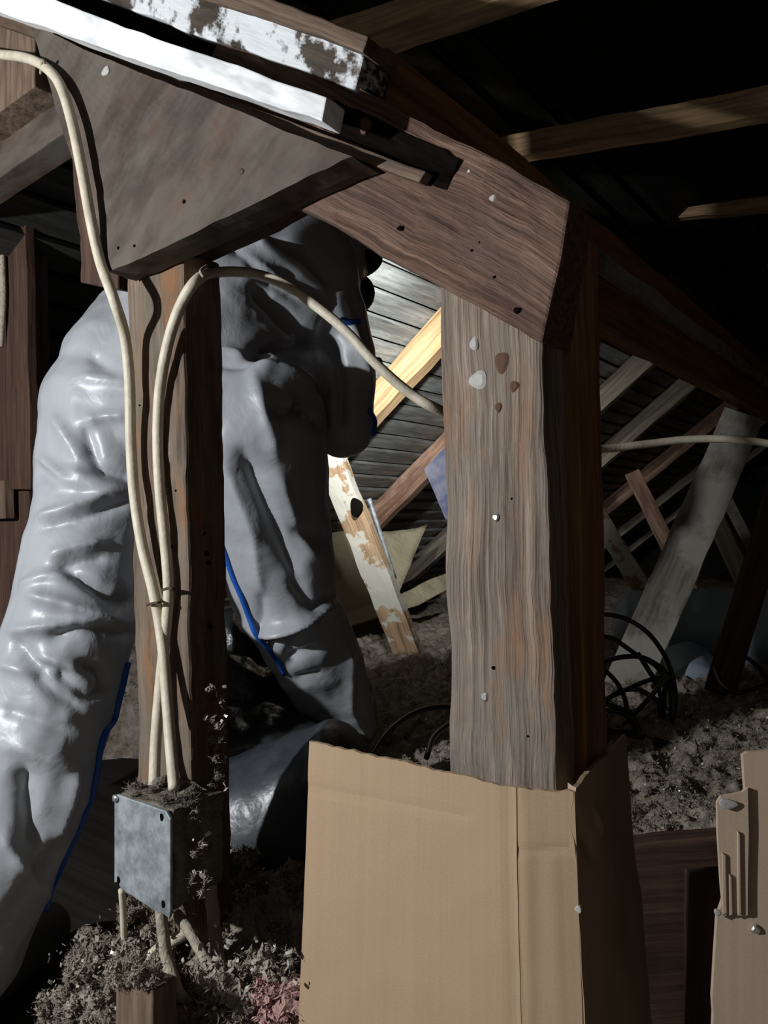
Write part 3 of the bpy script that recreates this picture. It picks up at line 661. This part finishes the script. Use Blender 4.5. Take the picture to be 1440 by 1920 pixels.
# ------------------------------------------------------------------ junction box and cables
jb = empty('junction_box', F(300, 1700, .60)); tag(jb, 'dusty galvanised junction box with loose blank lid on the left post', 'junction box')
def boxplane(x, y, c): return F(x, y, c)
CL, CB = .530, .604
TL, TR, BR, BL = F(214, 1488, CL), F(316, 1523, CL), F(316, 1708, CL), F(214, 1672, CL)
hexa('box_body', [TL+V*.006+U*.003, TR+V*.006-U*.001, BR+V*.006-U*.001, BL+V*.006+U*.003], V*(CB-CL-.002), 'dusty_steel', jb, cuts=(8, 12, 8), jit=.0035, bevel=.002, jscale=40)
def lid():
    pts = []
    w_ = (TR-TL); h_ = (BL-TL)
    prof = [(.0, .04), (.05, .0), (.93, 0), (1.0, .06), (1.0, .93), (.98, 1.0), (.86, .985), (.80, 1.0), (.12, .93), (.07, .88), (0, .90)]
    for s, t in prof: pts.append(TL+w_*s*1.03+h_*t*1.01)
    n = len(pts); vs = pts+[p+V*.004 for p in pts]
    fs = [tuple(range(n)), tuple(range(n, 2*n))[::-1]]+[(i, (i+1) % n, n+(i+1) % n, n+i) for i in range(n)]
    return mk('lid', vs, fs, 'galvanised', jb, bevel=.001)
ld = lid()
disc('screw', F(217, 1497, CL-.001), -V, .0042, .003, 'steel', jb)
for x, y in ((303, 1532), (222, 1650), (306, 1695)): disc('screw_slot', F(x, y, CL-.0005), -V, .0040, .0012, 'hole_black', jb, sx=.6)
disc('clamp_nut', F(352, 1495, .575)+Z*.004, (.2, -.4, 1), .012, .010, 'dusty_steel', jb, sides=10)
tube('cable_clamp', [F(276, 1470, .57), F(300, 1466, .57), F(318, 1460, .585)], .006, 'dusty_steel', jb)

c1 = tube('cable', [F(-60, 92, .575), F(0, 102, .570), F(45, 108, .560), F(82, 124, .550), F(112, 158, .545), F(134, 225, .543), F(153, 315, .543), F(170, 410, .545), F(188, 490, .555), F(213, 560, 0.553), F(234, 630, 0.578), F(243, 720, 0.586), F(245, 820, 0.588), F(251, 920, 0.590), F(266, 1020, 0.590), F(290, 1120, 0.592), F(305, 1210, 0.590), F(313, 1310, 0.583), F(320, 1400, 0.573), F(327, 1480, 0.560)], .0066, 'cable_white', per=10)
tag(c1, 'cream cable running from the upper left corner down to the junction box', 'cable')
c2 = tube('cable', [F(289, 1472, 0.568), F(292, 1390, 0.580), F(300, 1290, 0.590), F(309, 1200, 0.595), F(316, 1110, 0.596), F(310, 1020, 0.596), F(301, 930, 0.596), F(296, 830, 0.596), F(300, 730, 0.594), F(316, 640, 0.590), F(340, 570, 0.590), F(370, 525, 0.596), F(405, 511, .66), D(470, 512, 1.0), D(530, 532, .985), D(590, 572, .97), D(650, 622, .96), D(705, 682, .95), D(770, 738, .95), D(830, 772, .955), D(970, 832, 1.1), D(1115, 842, 1.24), D(1200, 834, 1.28), D(1290, 824, 1.3), D(1380, 824, 1.3), D(1470, 838, 1.3), D(1560, 870, 1.32)], .0066, 'cable_white', per=10)
tag(c2, 'cream cable arching from the junction box across the suit behind the right post', 'cable')
for pts, lab, r, m in (
    ([F(228, 1668, .56), F(231, 1710, .565), F(233, 1780, .57)], 'thin cream cable end at the left underside of the junction box', .0040, 'cable_white'),
    ([F(301, 1700, .552), F(306, 1745, .552), F(314, 1800, .550), F(330, 1855, .545), F(352, 1880, .56)], 'cream cable dropping from the lid corner into the insulation', .0068, 'cable_dusty'),
    ([F(276, 1800, .575), F(300, 1778, .58), F(345, 1752, .60), F(385, 1735, .63)], 'short cream cable stub crossing behind the dropping cables', .0072, 'cable_white'),
    ([F(332, 1712, .575), F(360, 1755, .57), F(392, 1810, .565), F(415, 1850, .56), F(436, 1880, .57)], 'cream cable slanting right under the box into the insulation', .0062, 'cable_dusty'),
    ([F(364, 1545, .600), F(384, 1575, .600), F(396, 1620, .602), F(394, 1670, .606), F(400, 1720, .61), F(408, 1790, .61), F(414, 1840, .60)], 'dust-caked cable bending down beside the junction box', .0078, 'cable_dusty'),
    ([F(425, 1725, .70), F(450, 1728, .69), F(478, 1755, .68), F(500, 1790, .67), F(512, 1815, .67)], 'cream cable curving right of the left post into the insulation', .0068, 'cable_white'),
    ([F(318, 1905, .56), F(332, 1890, .555), F(340, 1868, .55)], 'small dusty cable loop at the bottom edge of the picture', .004, 'cable_dusty')):
    o = tube('cable_end', pts, r, m, jit=.0012 if m == 'cable_dusty' else 0); tag(o, lab, 'cable', 'cable ends below the junction box')
# staples
for pts, lab in (([F(276, 1134, .582), F(288, 1131, .578), F(299, 1129, .582), F(306, 1124, .60)], 'rusty bent staple over the left cable'), ([F(305, 1106, .585), F(316, 1103, .581), F(326, 1105, .585), F(331, 1107, .605)], 'rusty bent staple over the right cable'),
                 ([F(388, 498, .612), F(376, 508, .588), F(382, 520, .588)], 'small staple at the top of the arching cable'), ([F(76, 138, .55), F(80, 112, .54), F(88, 132, .55)], 'pale staple holding the cable at the upper left')):
    o = tube('staple', pts, .0018, 'rust_dark' if 'rusty' in lab else 'cable_dusty', sides=6); tag(o, lab, 'staple', 'cable staples')

# ------------------------------------------------------------------ cardboard
def panel(name, quad, thick, mat, parent, n=(24, 24), amp=.0015, crease=None, outline=None):
    q = [np.asarray(p, float) for p in quad]; ns, nt_ = n
    nr = np.cross(q[1]-q[0], q[3]-q[0]); nr /= np.linalg.norm(nr)
    if nr@(C0-q[0]) < 0: nr = -nr
    ls = np.linalg.norm(q[1]-q[0]); lt = np.linalg.norm(q[3]-q[0]); vs, gs, fs = [], [], []
    for i in range(ns+1):
        for j in range(nt_+1):
            s, t = i/ns, j/nt_; p = (q[0]*(1-s)+q[1]*s)*(1-t)+(q[3]*(1-s)+q[2]*s)*t
            if crease:
                for (s0, t0, s1, t1, wd, am) in crease:
                    d_, tt_ = seg_d(np.array([s*ls]), np.array([t*lt]), (s0*ls, t0*lt), (s1*ls, t1*lt)); p = p+nr*am*math.exp(-(d_[0]/wd)**2)
            vs.append(p); gs.append((s*ls, t*lt, 0))
    vs = np.array(vs); vs = vs+nr*(fbm(vs, 9, 3, 8)*amp*2)[:, None]
    # ragged cut along the top edge
    for i in range(ns+1): vs[i*(nt_+1)] += Z*(vn(vs[i*(nt_+1)][None, :], 160, 3)[0]-.5)*.003
    m = len(vs); vs = np.vstack([vs, vs-nr*thick]); gs = gs+gs
    for i in range(ns):
        for j in range(nt_):
            a_ = i*(nt_+1)+j; f = (a_, a_+1, a_+nt_+2, a_+nt_+1); fs.append(f); fs.append(tuple(k+m for k in f[::-1]))
    edge = [i*(nt_+1) for i in range(ns+1)]+[ns*(nt_+1)+j for j in range(1, nt_+1)]+[i*(nt_+1)+nt_ for i in range(ns-1, -1, -1)]+[j for j in range(nt_-1, 0, -1)]
    for k in range(len(edge)): e0, e1 = edge[k], edge[(k+1) % len(edge)]; fs.append((e0, e1, e1+m, e0+m))
    return mk(name, vs, fs, mat, parent, gc=gs)
cb = empty('cardboard_sheet', F(900, 1990, .56)); tag(cb, 'large folded brown cardboard sheet standing in front of the weathered post', 'cardboard')
cA, cE = F(581, 1389, .560), F(966, 1480, .560)
cB, cEb = F(556, 2010, .560), F(978, 2010, .560)
c3, c3b = F(1077, 1486, .572), F(1096, 2010, .572)
c4, c4b = D(1172, 1378, .80), D(1228, 2010, .76)
panel('front_panel', [cA, cE, cEb, cB], .004, 'cardboard', cb, n=(60, 60), crease=[(.0, .14, .78, .13, .006, -.0008), (.97, .0, .985, 1, .006, -.001)])
panel('side_panel', [cE, c3, c3b, cEb], .004, 'cardboard', cb, n=(24, 60), crease=[(.0, .22, 1, .20, .004, -.0008), (.0, 0, .03, 1, .004, -.001), (.35, .25, .3, 1, .006, -.0006), (.6, .25, .65, 1, .006, .0005)])
panel('back_flap', [c3, c4, c4b, c3b], .004, 'cardboard', cb, n=(30, 60), amp=.004, crease=[(0, .1, .25, .25, .01, -.004), (.35, .15, .4, .2, .006, .003)])
disc('torn_fleck', F(1084, 1705, .571), -V, .0045, .003, 'paint_drip', cb)
tp = panel('torn_edge', [F(1064, 1466, .577), F(1080, 1476, .575), F(1078, 1492, .573), F(1064, 1490, .575)], .002, 'cardboard_pale', cb, n=(4, 4))

cr = empty('cardboard_flap', D(1400, 1990, .58)); tag(cr, 'torn pale cardboard flap with a nail at the lower right edge', 'cardboard')
def poly_panel(name, pix, d, thick, mat, parent, tilt=0.0):
    pts = [D(x, y, d+(x-1400)*tilt) for x, y in pix]; n = len(pts); bk_ = [p+np.array([0, thick, 0]) for p in pts]
    vs = pts+bk_; fs = [tuple(range(n)), tuple(range(n, 2*n))[::-1]]+[(i, (i+1) % n, n+(i+1) % n, n+i) for i in range(n)]
    gs = [(p[0], p[2], 0) for p in vs]
    return mk(name, vs, fs, mat, parent, gc=gs)
poly_panel('backing_layer', [(1393, 1416), (1402, 1411), (1440, 1408), (1560, 1400), (1560, 2010), (1334, 2010), (1338, 1900), (1336, 1870), (1340, 1800), (1345, 1720), (1352, 1700), (1396, 1560), (1398, 1490)], .580, .004, 'cardboard_pale', cr, -.0001)
poly_panel('torn_layer', [(1345, 1505), (1352, 1494), (1372, 1490), (1392, 1486), (1402, 1478), (1404, 1560), (1402, 1660), (1402, 1716), (1384, 1717), (1368, 1714), (1358, 1718), (1352, 1660), (1346, 1560)], .576, .003, 'cardboard_pale', cr, -.0001)
for x0, x1, y0, y1 in ((1355, 1360, 1600, 1712), (1368, 1371, 1640, 1714), (1384, 1387, 1560, 1712)):
    poly_panel('torn_ridge', [(x0, y0), (x1, y0+4), (x1+2, y1), (x0+1, y1+3)], .574, .002, 'cardboard_pale', cr, -.0001)
disc('nail', D(1416, 1742, .577), (-.1, -1, 0), .0046, .004, 'steel', cr)
disc('torn_fleck', D(1365, 1508, .576), (-.1, -1, 0), .006, .002, 'paint_drip', cr, sx=1.8)
disc('torn_fleck', D(1346, 1712, .580), (-.1, -1, 0), .004, .002, 'paint_drip', cr)

# hatch framing seen between the two cardboards
hf = hexa('hatch_board', [D(1125, 1592, .975), D(1425, 1560, .975), D(1425, 2080, .975), D(1125, 2080, .975)], (0, .03, 0), 'red_wood', cuts=(8, 10, 1)); tag(hf, 'dark brown hatch lining board between the two cardboards', 'board')
hf2 = hexa('hatch_board', [D(1300, 1650, .93), D(1400, 1640, .93), D(1400, 2080, .93), D(1300, 2080, .93)], (0, .03, 0), 'red_wood', grain='t', cuts=(4, 10, 1)); tag(hf2, 'short brown upright in the hatch beside the torn cardboard flap', 'board')
jo = slab('joist', [(216, 1832), (288, 1858), (290, 2030), (216, 2030)], .490, .03, 'lip_wood', grain='t', cuts=(5, 8, 2)); tag(jo, 'bare orange joist end poking out of the insulation at the bottom', 'joist')

# ------------------------------------------------------------------ insulation
def ground(x, y):
    z = np.full_like(x, CZ-.50)
    sm = lambda e0, e1, t: (lambda k: k*k*(3-2*k))(np.clip((t-e0)/(e1-e0), 0, 1))
    z = z+.055*sm(.15, .5, x)*sm(5, 2, y)                   # right side lies a little higher
    z = z-.10*sm(2.8, 5.0, y)                               # far end dips
    z = z-.07*sm(1.0, .82, y)*(x < 10)
    z = z-.06*np.exp(-((x+.02)/.22)**2-((y-1.62)/.22)**2)   # hollow around the far foot
    z = z+.035*np.exp(-((x+.30)/.10)**2-((y-.86)/.16)**2)   # heap round the left post
    z = z-.50*sm(-.26, -.37, x+.06*np.clip(y-1.0, 0, .6))*sm(2.7, 2.2, y)
    yf = .74+.32*sm(-.16, -.04, x)
    z = z-.55*sm(yf, yf-.10, y)
    return z
def full_ground(x, y):
    P = np.stack([x, y, np.zeros_like(x)], 1)
    z = ground(x, y)
    near = np.clip(2.4/np.maximum(y, .5), .35, 2.2)
    z = z+.050*fbm(P, 3.2, 3, 60)
    lump = 1-np.abs(fbm(P, 17, 3, 61))*2.4
    z = z+.018*lump*np.clip(near, .6, 1.1)
    z = z+.016*fbm(P, 60, 4, 62)
    return z
na, nd = 680, 520
th = np.linspace(-.70, .95, na); dd = .52*np.exp(np.linspace(0, math.log(6.8/.52), nd))
TH, DD = np.meshgrid(th, dd, indexing='ij'); gx = (TH*DD).ravel(); gy = DD.ravel()
gz = full_ground(gx, gy)
# keep it under the roof slope
au = gx*U[0]+gy*U[1]; gz = np.minimum(gz, np.maximum(roof_z(au)-.02, .003))
P = np.stack([gx, gy, gz], 1)
lat = np.stack([vn(P, 40, 70)-.5, vn(P, 40, 71)-.5, np.zeros(len(P))], 1)*.016; P = P+lat
okv = ((P@V < 8.4) & (P@U < 3.1)).reshape(na, nd)
fs = [(i*nd+j, (i+1)*nd+j, (i+1)*nd+j+1, i*nd+j+1) for i in range(na-1) for j in range(nd-1) if okv[i, j] and okv[i+1, j] and okv[i, j+1] and okv[i+1, j+1]]
usedv = np.unique(np.array(fs)); remap = np.full(len(P), -1); remap[usedv] = np.arange(len(usedv)); fs = [tuple(r) for r in remap[np.array(fs)].tolist()]; P = P[usedv]
ins = mk('insulation', P, fs, 'insulation', smooth=True)
tag(ins, 'grey-brown loose blown insulation covering the attic floor', 'insulation', kind='stuff')

# fluff tufts and shiny flakes lying on it
ICO = None
def ico():
    bm = bmesh.new(); bmesh.ops.create_icosphere(bm, subdivisions=2, radius=1); v_ = np.array([p.co[:] for p in bm.verts]); f_ = [tuple(x.index for x in f.verts) for f in bm.faces]; bm.free(); return v_, f_
ICO = ico()
def tuft_mesh(centres, radii, seed=0):
    vs, fs = [], []; n = 0; iv, if_ = ICO
    for k, (c, r) in enumerate(zip(centres, radii)):
        q = iv*r*RNG.uniform(.6, 1.3, 3)
        nz = fbm(iv*1.0+k*3.7+seed, 3.4, 3, 80)
        q = q*(1+nz*2.2)[:, None]
        vs.append(q+c); fs += [tuple(i+n for i in f) for f in if_]; n += len(iv)
    return np.vstack(vs), fs
def clump_mesh(centres, radii, per=50):
    c = np.repeat(np.asarray(centres), per, 0); r = np.repeat(np.asarray(radii), per)[:, None]; n = len(c)
    d = RNG.normal(size=(n, 3)); d /= np.linalg.norm(d, axis=1)[:, None]; p = c+d*r*RNG.uniform(.35, 1.0, (n, 1))**.5
    e1 = RNG.normal(size=(n, 3)); e1 /= np.linalg.norm(e1, axis=1)[:, None]; e2 = np.cross(e1, d); 
    s_ = r*RNG.uniform(.18, .55, (n, 1))
    vs = np.stack([p-e1*s_, p+e1*s_*.8+e2*s_*.3, p+e2*s_*RNG.uniform(.5, 1.2, (n, 1))], 1).reshape(-1, 3)
    return vs, [(3*k, 3*k+1, 3*k+2) for k in range(n)]
def flake_mesh(centres, size):
    vs, fs = [], []; n = 0
    for c in centres:
        R = RNG.normal(size=(3, 3)); Q, _ = np.linalg.qr(R); s = size*RNG.uniform(.4, 1.3)
        a_, b_, h = Q[0]*s, Q[1]*s*RNG.uniform(.35, .8), Q[2]*s*.18
        vs += [c-a_-b_, c+a_-b_*.7, c+a_*.9+b_, c-a_*.8+b_, c+h]; fs += [(n, n+1, n+4), (n+1, n+2, n+4), (n+2, n+3, n+4), (n+3, n, n+4), (n, n+3, n+2, n+1)]; n += 5
    return np.array(vs), fs
def scatter(n, dmin, dmax, tmin=-.58, tmax=.56):
    t = RNG.uniform(tmin, tmax, n); d = dmin*np.exp(RNG.uniform(0, 1, n)*math.log(dmax/dmin)); x, y = t*d, d; z = full_ground(x, y)
    k = z > .12; return np.stack([x, y, z], 1)[k]
cs = scatter(5200, .72, 2.8); v_, f_ = clump_mesh(cs, RNG.uniform(.005, .013, len(cs)), 30)
tag(mk('insulation_tufts', v_, f_, 'insulation'), 'small fluffy clumps scattered over the loose insulation', 'insulation', kind='stuff')
cs = scatter(7000, .66, 3.0); v_, f_ = flake_mesh(cs+np.array([0, 0, .006]), .0026)
tag(mk('insulation_flakes', v_, f_, 'insul_flake'), 'tiny shiny mineral flakes glinting in the insulation', 'insulation', kind='stuff')
def fibre_mesh(centres, ln, wd):
    n = len(centres); c = np.asarray(centres); d = RNG.normal(size=(n, 3)); d[:, 2] = np.abs(d[:, 2])*.7; d /= np.linalg.norm(d, axis=1)[:, None]
    s_ = np.cross(d, RNG.normal(size=(n, 3))); s_ /= np.linalg.norm(s_, axis=1)[:, None]
    L_ = ln*RNG.uniform(.4, 1.3, n)[:, None]; bend = np.cross(d, s_)*L_*RNG.uniform(-.4, .4, n)[:, None]
    a_ = c-s_*wd; b_ = c+s_*wd; m1 = c+d*L_*.55+bend-s_*wd*.8; m2 = c+d*L_*.55+bend+s_*wd*.8; t_ = c+d*L_+bend*.3
    vs = np.stack([a_, b_, m2, m1, t_], 1).reshape(-1, 3); fs = []
    for k in range(n): o = k*5; fs += [(o, o+1, o+2, o+3), (o+3, o+2, o+4)]
    return vs, fs
cs = scatter(60000, .66, 2.8); v_, f_ = fibre_mesh(cs, .011, .0006)
tag(mk('insulation_fibres', v_, f_, 'insulation'), 'fine loose fibres standing up from the blown insulation', 'insulation', kind='stuff')
# thick lit tufts round the junction box and the heap at its foot
def heap(name, boxes, mat, lab, parent=None, kind='stuff'):
    c, r = [], []
    for (x0, y0, x1, y1, c0, c1, n, rad) in boxes:
        for k in range(n): c.append(F(random.uniform(x0, x1), random.uniform(y0, y1), random.uniform(c0, c1))); r.append(rad*random.uniform(.5, 1.3))
    v_, f_ = tuft_mesh(c, np.array(r)*.62, 5)
    kv, kf = clump_mesh(c, np.array(r)*1.05, 70); f_ = f_+[tuple(i+len(v_) for i in f) for f in kf]; v_ = np.vstack([v_, kv])
    cc_ = np.repeat(np.array(c), 12, 0)+RNG.normal(size=(len(c)*12, 3))*np.repeat(np.array(r), 12)[:, None]*.6
    fv, ff = fibre_mesh(cc_, .009, .0005); f_ = f_+[tuple(i+len(v_) for i in f) for f in ff]; v_ = np.vstack([v_, fv])
    o = mk(name, v_, f_, mat, parent); o['kind'] = kind
    if parent is None: tag(o, lab, 'insulation')
    return o
heap('insulation_heap', [(205, 1812, 300, 1846, .462, .50, 46, .007), (150, 1745, 210, 1800, .575, .61, 36, .010), (130, 1790, 215, 1920, .565, .60, 120, .011), (80, 1860, 220, 1960, .555, .59, 90, .011), (225, 1770, 300, 1860, .565, .60, 70, .011), (300, 1830, 470, 1960, .555, .60, 170, .012), (440, 1790, 560, 1960, .575, .66, 110, .012), (410, 1600, 470, 1780, .70, .76, 60, .012)], 'insulation', 'fluffy brown insulation heap at the foot of the left post')
heap('pink_insulation', [(490, 1850, 560, 1930, .56, .575, 22, .013), (320, 1900, 350, 1960, .545, .55, 6, .009)], 'pink_insul', 'small patch of pink insulation beside the cardboard at the bottom')
heap('dust', [(236, 1472, 300, 1492, .545, .60, 30, .0035), (300, 1490, 365, 1512, .540, .60, 46, .0045), (340, 1490, 375, 1520, .57, .60, 20, .006)], 'dusty_steel', '', jb)
heap('dust', [(368, 1290, 418, 1500, .625, .665, 70, .005), (225, 1690, 330, 1790, .58, .608, 60, .007), (320, 1520, 385, 1690, .545, .60, 30, .004)], 'insulation', '', lp)
fl2 = []
for (x0, y0, x1, y1, c0, c1, n) in ((90, 1760, 560, 1930, .545, .57, 200), (380, 1280, 425, 1480, .62, .655, 40), (300, 1500, 390, 1690, .54, .58, 30)):
    fl2 += [F(random.uniform(x0, x1), random.uniform(y0, y1), random.uniform(c0, c1)) for _ in range(n)]
v_, f_ = flake_mesh(fl2, .0030); tag(mk('insulation_flakes', v_, f_, 'insul_flake'), 'tiny shiny flakes on the heap around the junction box cables', 'insulation', kind='stuff')

# ------------------------------------------------------------------ ducts, bags, black cables
def duct(name, a, b, r, mat, lab, ribs=0, amp=.01, seed=1, n=60, seg=40, cap=True, squash=1.0):
    a = np.asarray(a, float); b = np.asarray(b, float); t = np.linspace(0, 1, n); path = a[None]*(1-t)[:, None]+b[None]*t[:, None]
    rr = r*(1+(ribs and .035*np.sin(t*ribs*2*math.pi)))
    rr = np.broadcast_to(rr, (n,)).copy()
    if cap:
        e = np.minimum(t, 1-t)*np.linalg.norm(b-a)/r; rr *= np.sqrt(np.clip(1-(1-np.clip(e/.55, 0, 1))**2, .02, 1))
    vs, fs = tube_mesh(path, rr, seg); c = path.repeat(seg, 0); d_ = vs-c; ln = np.linalg.norm(d_, axis=1)[:, None]+1e-9
    vs = vs+d_/ln*((1-np.abs(fbm(vs, 9, 3, seed))*2.2)*amp)[:, None]; vs[:, 2] = (vs[:, 2]-c[:, 2])*squash+c[:, 2]
    return tag(mk(name, vs, fs, mat, smooth=True), lab, 'duct')
duct('plastic_duct', D(400, 1590, 1.24), D(720, 1470, 1.20), .115, 'duct_plastic', 'black plastic-wrapped duct lying between the left post and the cardboard', amp=.012, seed=3)
duct('silver_duct', D(1150, 1180, 2.40), D(1640, 1185, 2.1), .115, 'grey_duct', 'bluish grey duct lying behind the wide grey strut', ribs=0, amp=.010, seed=5, n=90)
duct('duct_branch', D(1285, 1235, 2.22), D(1300, 1300, 2.05), .068, 'grey_duct', 'small round duct branch in front of the bluish grey duct', amp=.006, seed=8)
def bag(lab, c, rad, seed):
    vs, fs = [], []; seg, rings = 48, 32
    for i in range(rings+1):
        ph = math.pi*i/rings
        for k in range(seg):
            t = 2*math.pi*k/seg; p = np.array([math.sin(ph)*math.cos(t), math.sin(ph)*math.sin(t), math.cos(ph)]); vs.append(p*rad+c)
    for i in range(rings):
        for k in range(seg): fs.append((i*seg+k, i*seg+(k+1) % seg, (i+1)*seg+(k+1) % seg, (i+1)*seg+k))
    vs = np.array(vs); d_ = (vs-c)/np.array(rad); d_ /= np.linalg.norm(d_, axis=1)[:, None]
    vs = vs+d_*((1-np.abs(fbm(vs, 8, 4, seed))*2.5)*.035)[:, None]
    return tag(mk('plastic_bag', vs, fs, 'black_plastic', smooth=True, weld=True), lab, 'bag')
bag('crumpled black plastic bundle behind the left post', D(455, 1330, 1.62), (.12, .09, .10), 21)
bag('low black plastic bundle beside the black duct', D(500, 1385, 1.50), (.13, .10, .055), 27)
bag('upper black plastic bundle between the suit legs', D(440, 1240, 1.72), (.07, .08, .09), 33)
# coil of black cable
coil = empty('cable_coil', D(1190, 1410, 1.5)); tag(coil, 'tangled coil of black cable on the insulation right of the posts', 'cable coil')
for k, (dp, px) in enumerate((
    (1.60, [(1090, 1158), (1120, 1153), (1145, 1153), (1180, 1163), (1215, 1187), (1242, 1222), (1258, 1258), (1266, 1300), (1263, 1345), (1250, 1385)]),
    (1.58, [(1090, 1186), (1120, 1191), (1150, 1198), (1180, 1218), (1200, 1232), (1225, 1245), (1245, 1268), (1257, 1300), (1258, 1350), (1246, 1392)]),
    (1.56, [(1095, 1256), (1128, 1242), (1160, 1233), (1195, 1231), (1222, 1240), (1248, 1262), (1260, 1298), (1262, 1340), (1252, 1380)]),
    (1.60, [(1105, 1226), (1130, 1252), (1155, 1278), (1170, 1305), (1175, 1335), (1170, 1372)]),
    (1.53, [(1256, 1262), (1225, 1300), (1190, 1338), (1165, 1360), (1130, 1378)]),
    (1.57, [(1120, 1330), (1140, 1310), (1165, 1296), (1195, 1293), (1225, 1308), (1237, 1325), (1238, 1380)]),
    (1.54, [(1247, 1285), (1244, 1330), (1238, 1370), (1234, 1405)]),
    (1.59, [(1120, 1318), (1160, 1300), (1190, 1285), (1230, 1272), (1254, 1276)]),
    (1.52, [(1100, 1326), (1128, 1330), (1160, 1335), (1180, 1345), (1200, 1372)]),
    (1.55, [(1196, 1225), (1215, 1255), (1230, 1280), (1240, 1315), (1238, 1360), (1228, 1400)]),
    (1.50, [(1100, 1310), (1130, 1318), (1160, 1328), (1185, 1340), (1200, 1380)]),
    (1.46, [(1100, 1362), (1170, 1375), (1230, 1388), (1280, 1405), (1320, 1428), (1345, 1454)]),
    (1.48, [(1110, 1380), (1150, 1372), (1200, 1378), (1245, 1400)]))):
    tube('loop', [D(x, y, dp+.02*math.sin(i*1.3+k)) for i, (x, y) in enumerate(px)], .0050, 'cable_black', coil, sides=8, per=5)
for pts, lab in (([D(1340, 1250, 1.80), D(1352, 1280, 1.74), D(1376, 1298, 1.70), D(1410, 1292, 1.70), D(1470, 1270, 1.72)], 'black cable lying below the dark reddish strut'),
                 ([D(1375, 1222, 1.95), D(1410, 1240, 1.90), D(1440, 1275, 1.85), D(1470, 1330, 1.80)], 'black cable curling at the right edge before the duct'),
                 ([D(690, 1425, 1.5), D(725, 1375, 1.62), D(770, 1340, 1.70), D(820, 1326, 1.74), D(880, 1330, 1.75)], 'black cable arc on the insulation left of the weathered post'),
                 ([D(800, 1420, 1.4), D(815, 1380, 1.5), D(860, 1345, 1.6)], 'short black cable beside the foot of the weathered post')):
    o = tube('black_cable', pts, .0055, 'cable_black', sides=8); tag(o, lab, 'cable', 'black cables on the insulation')
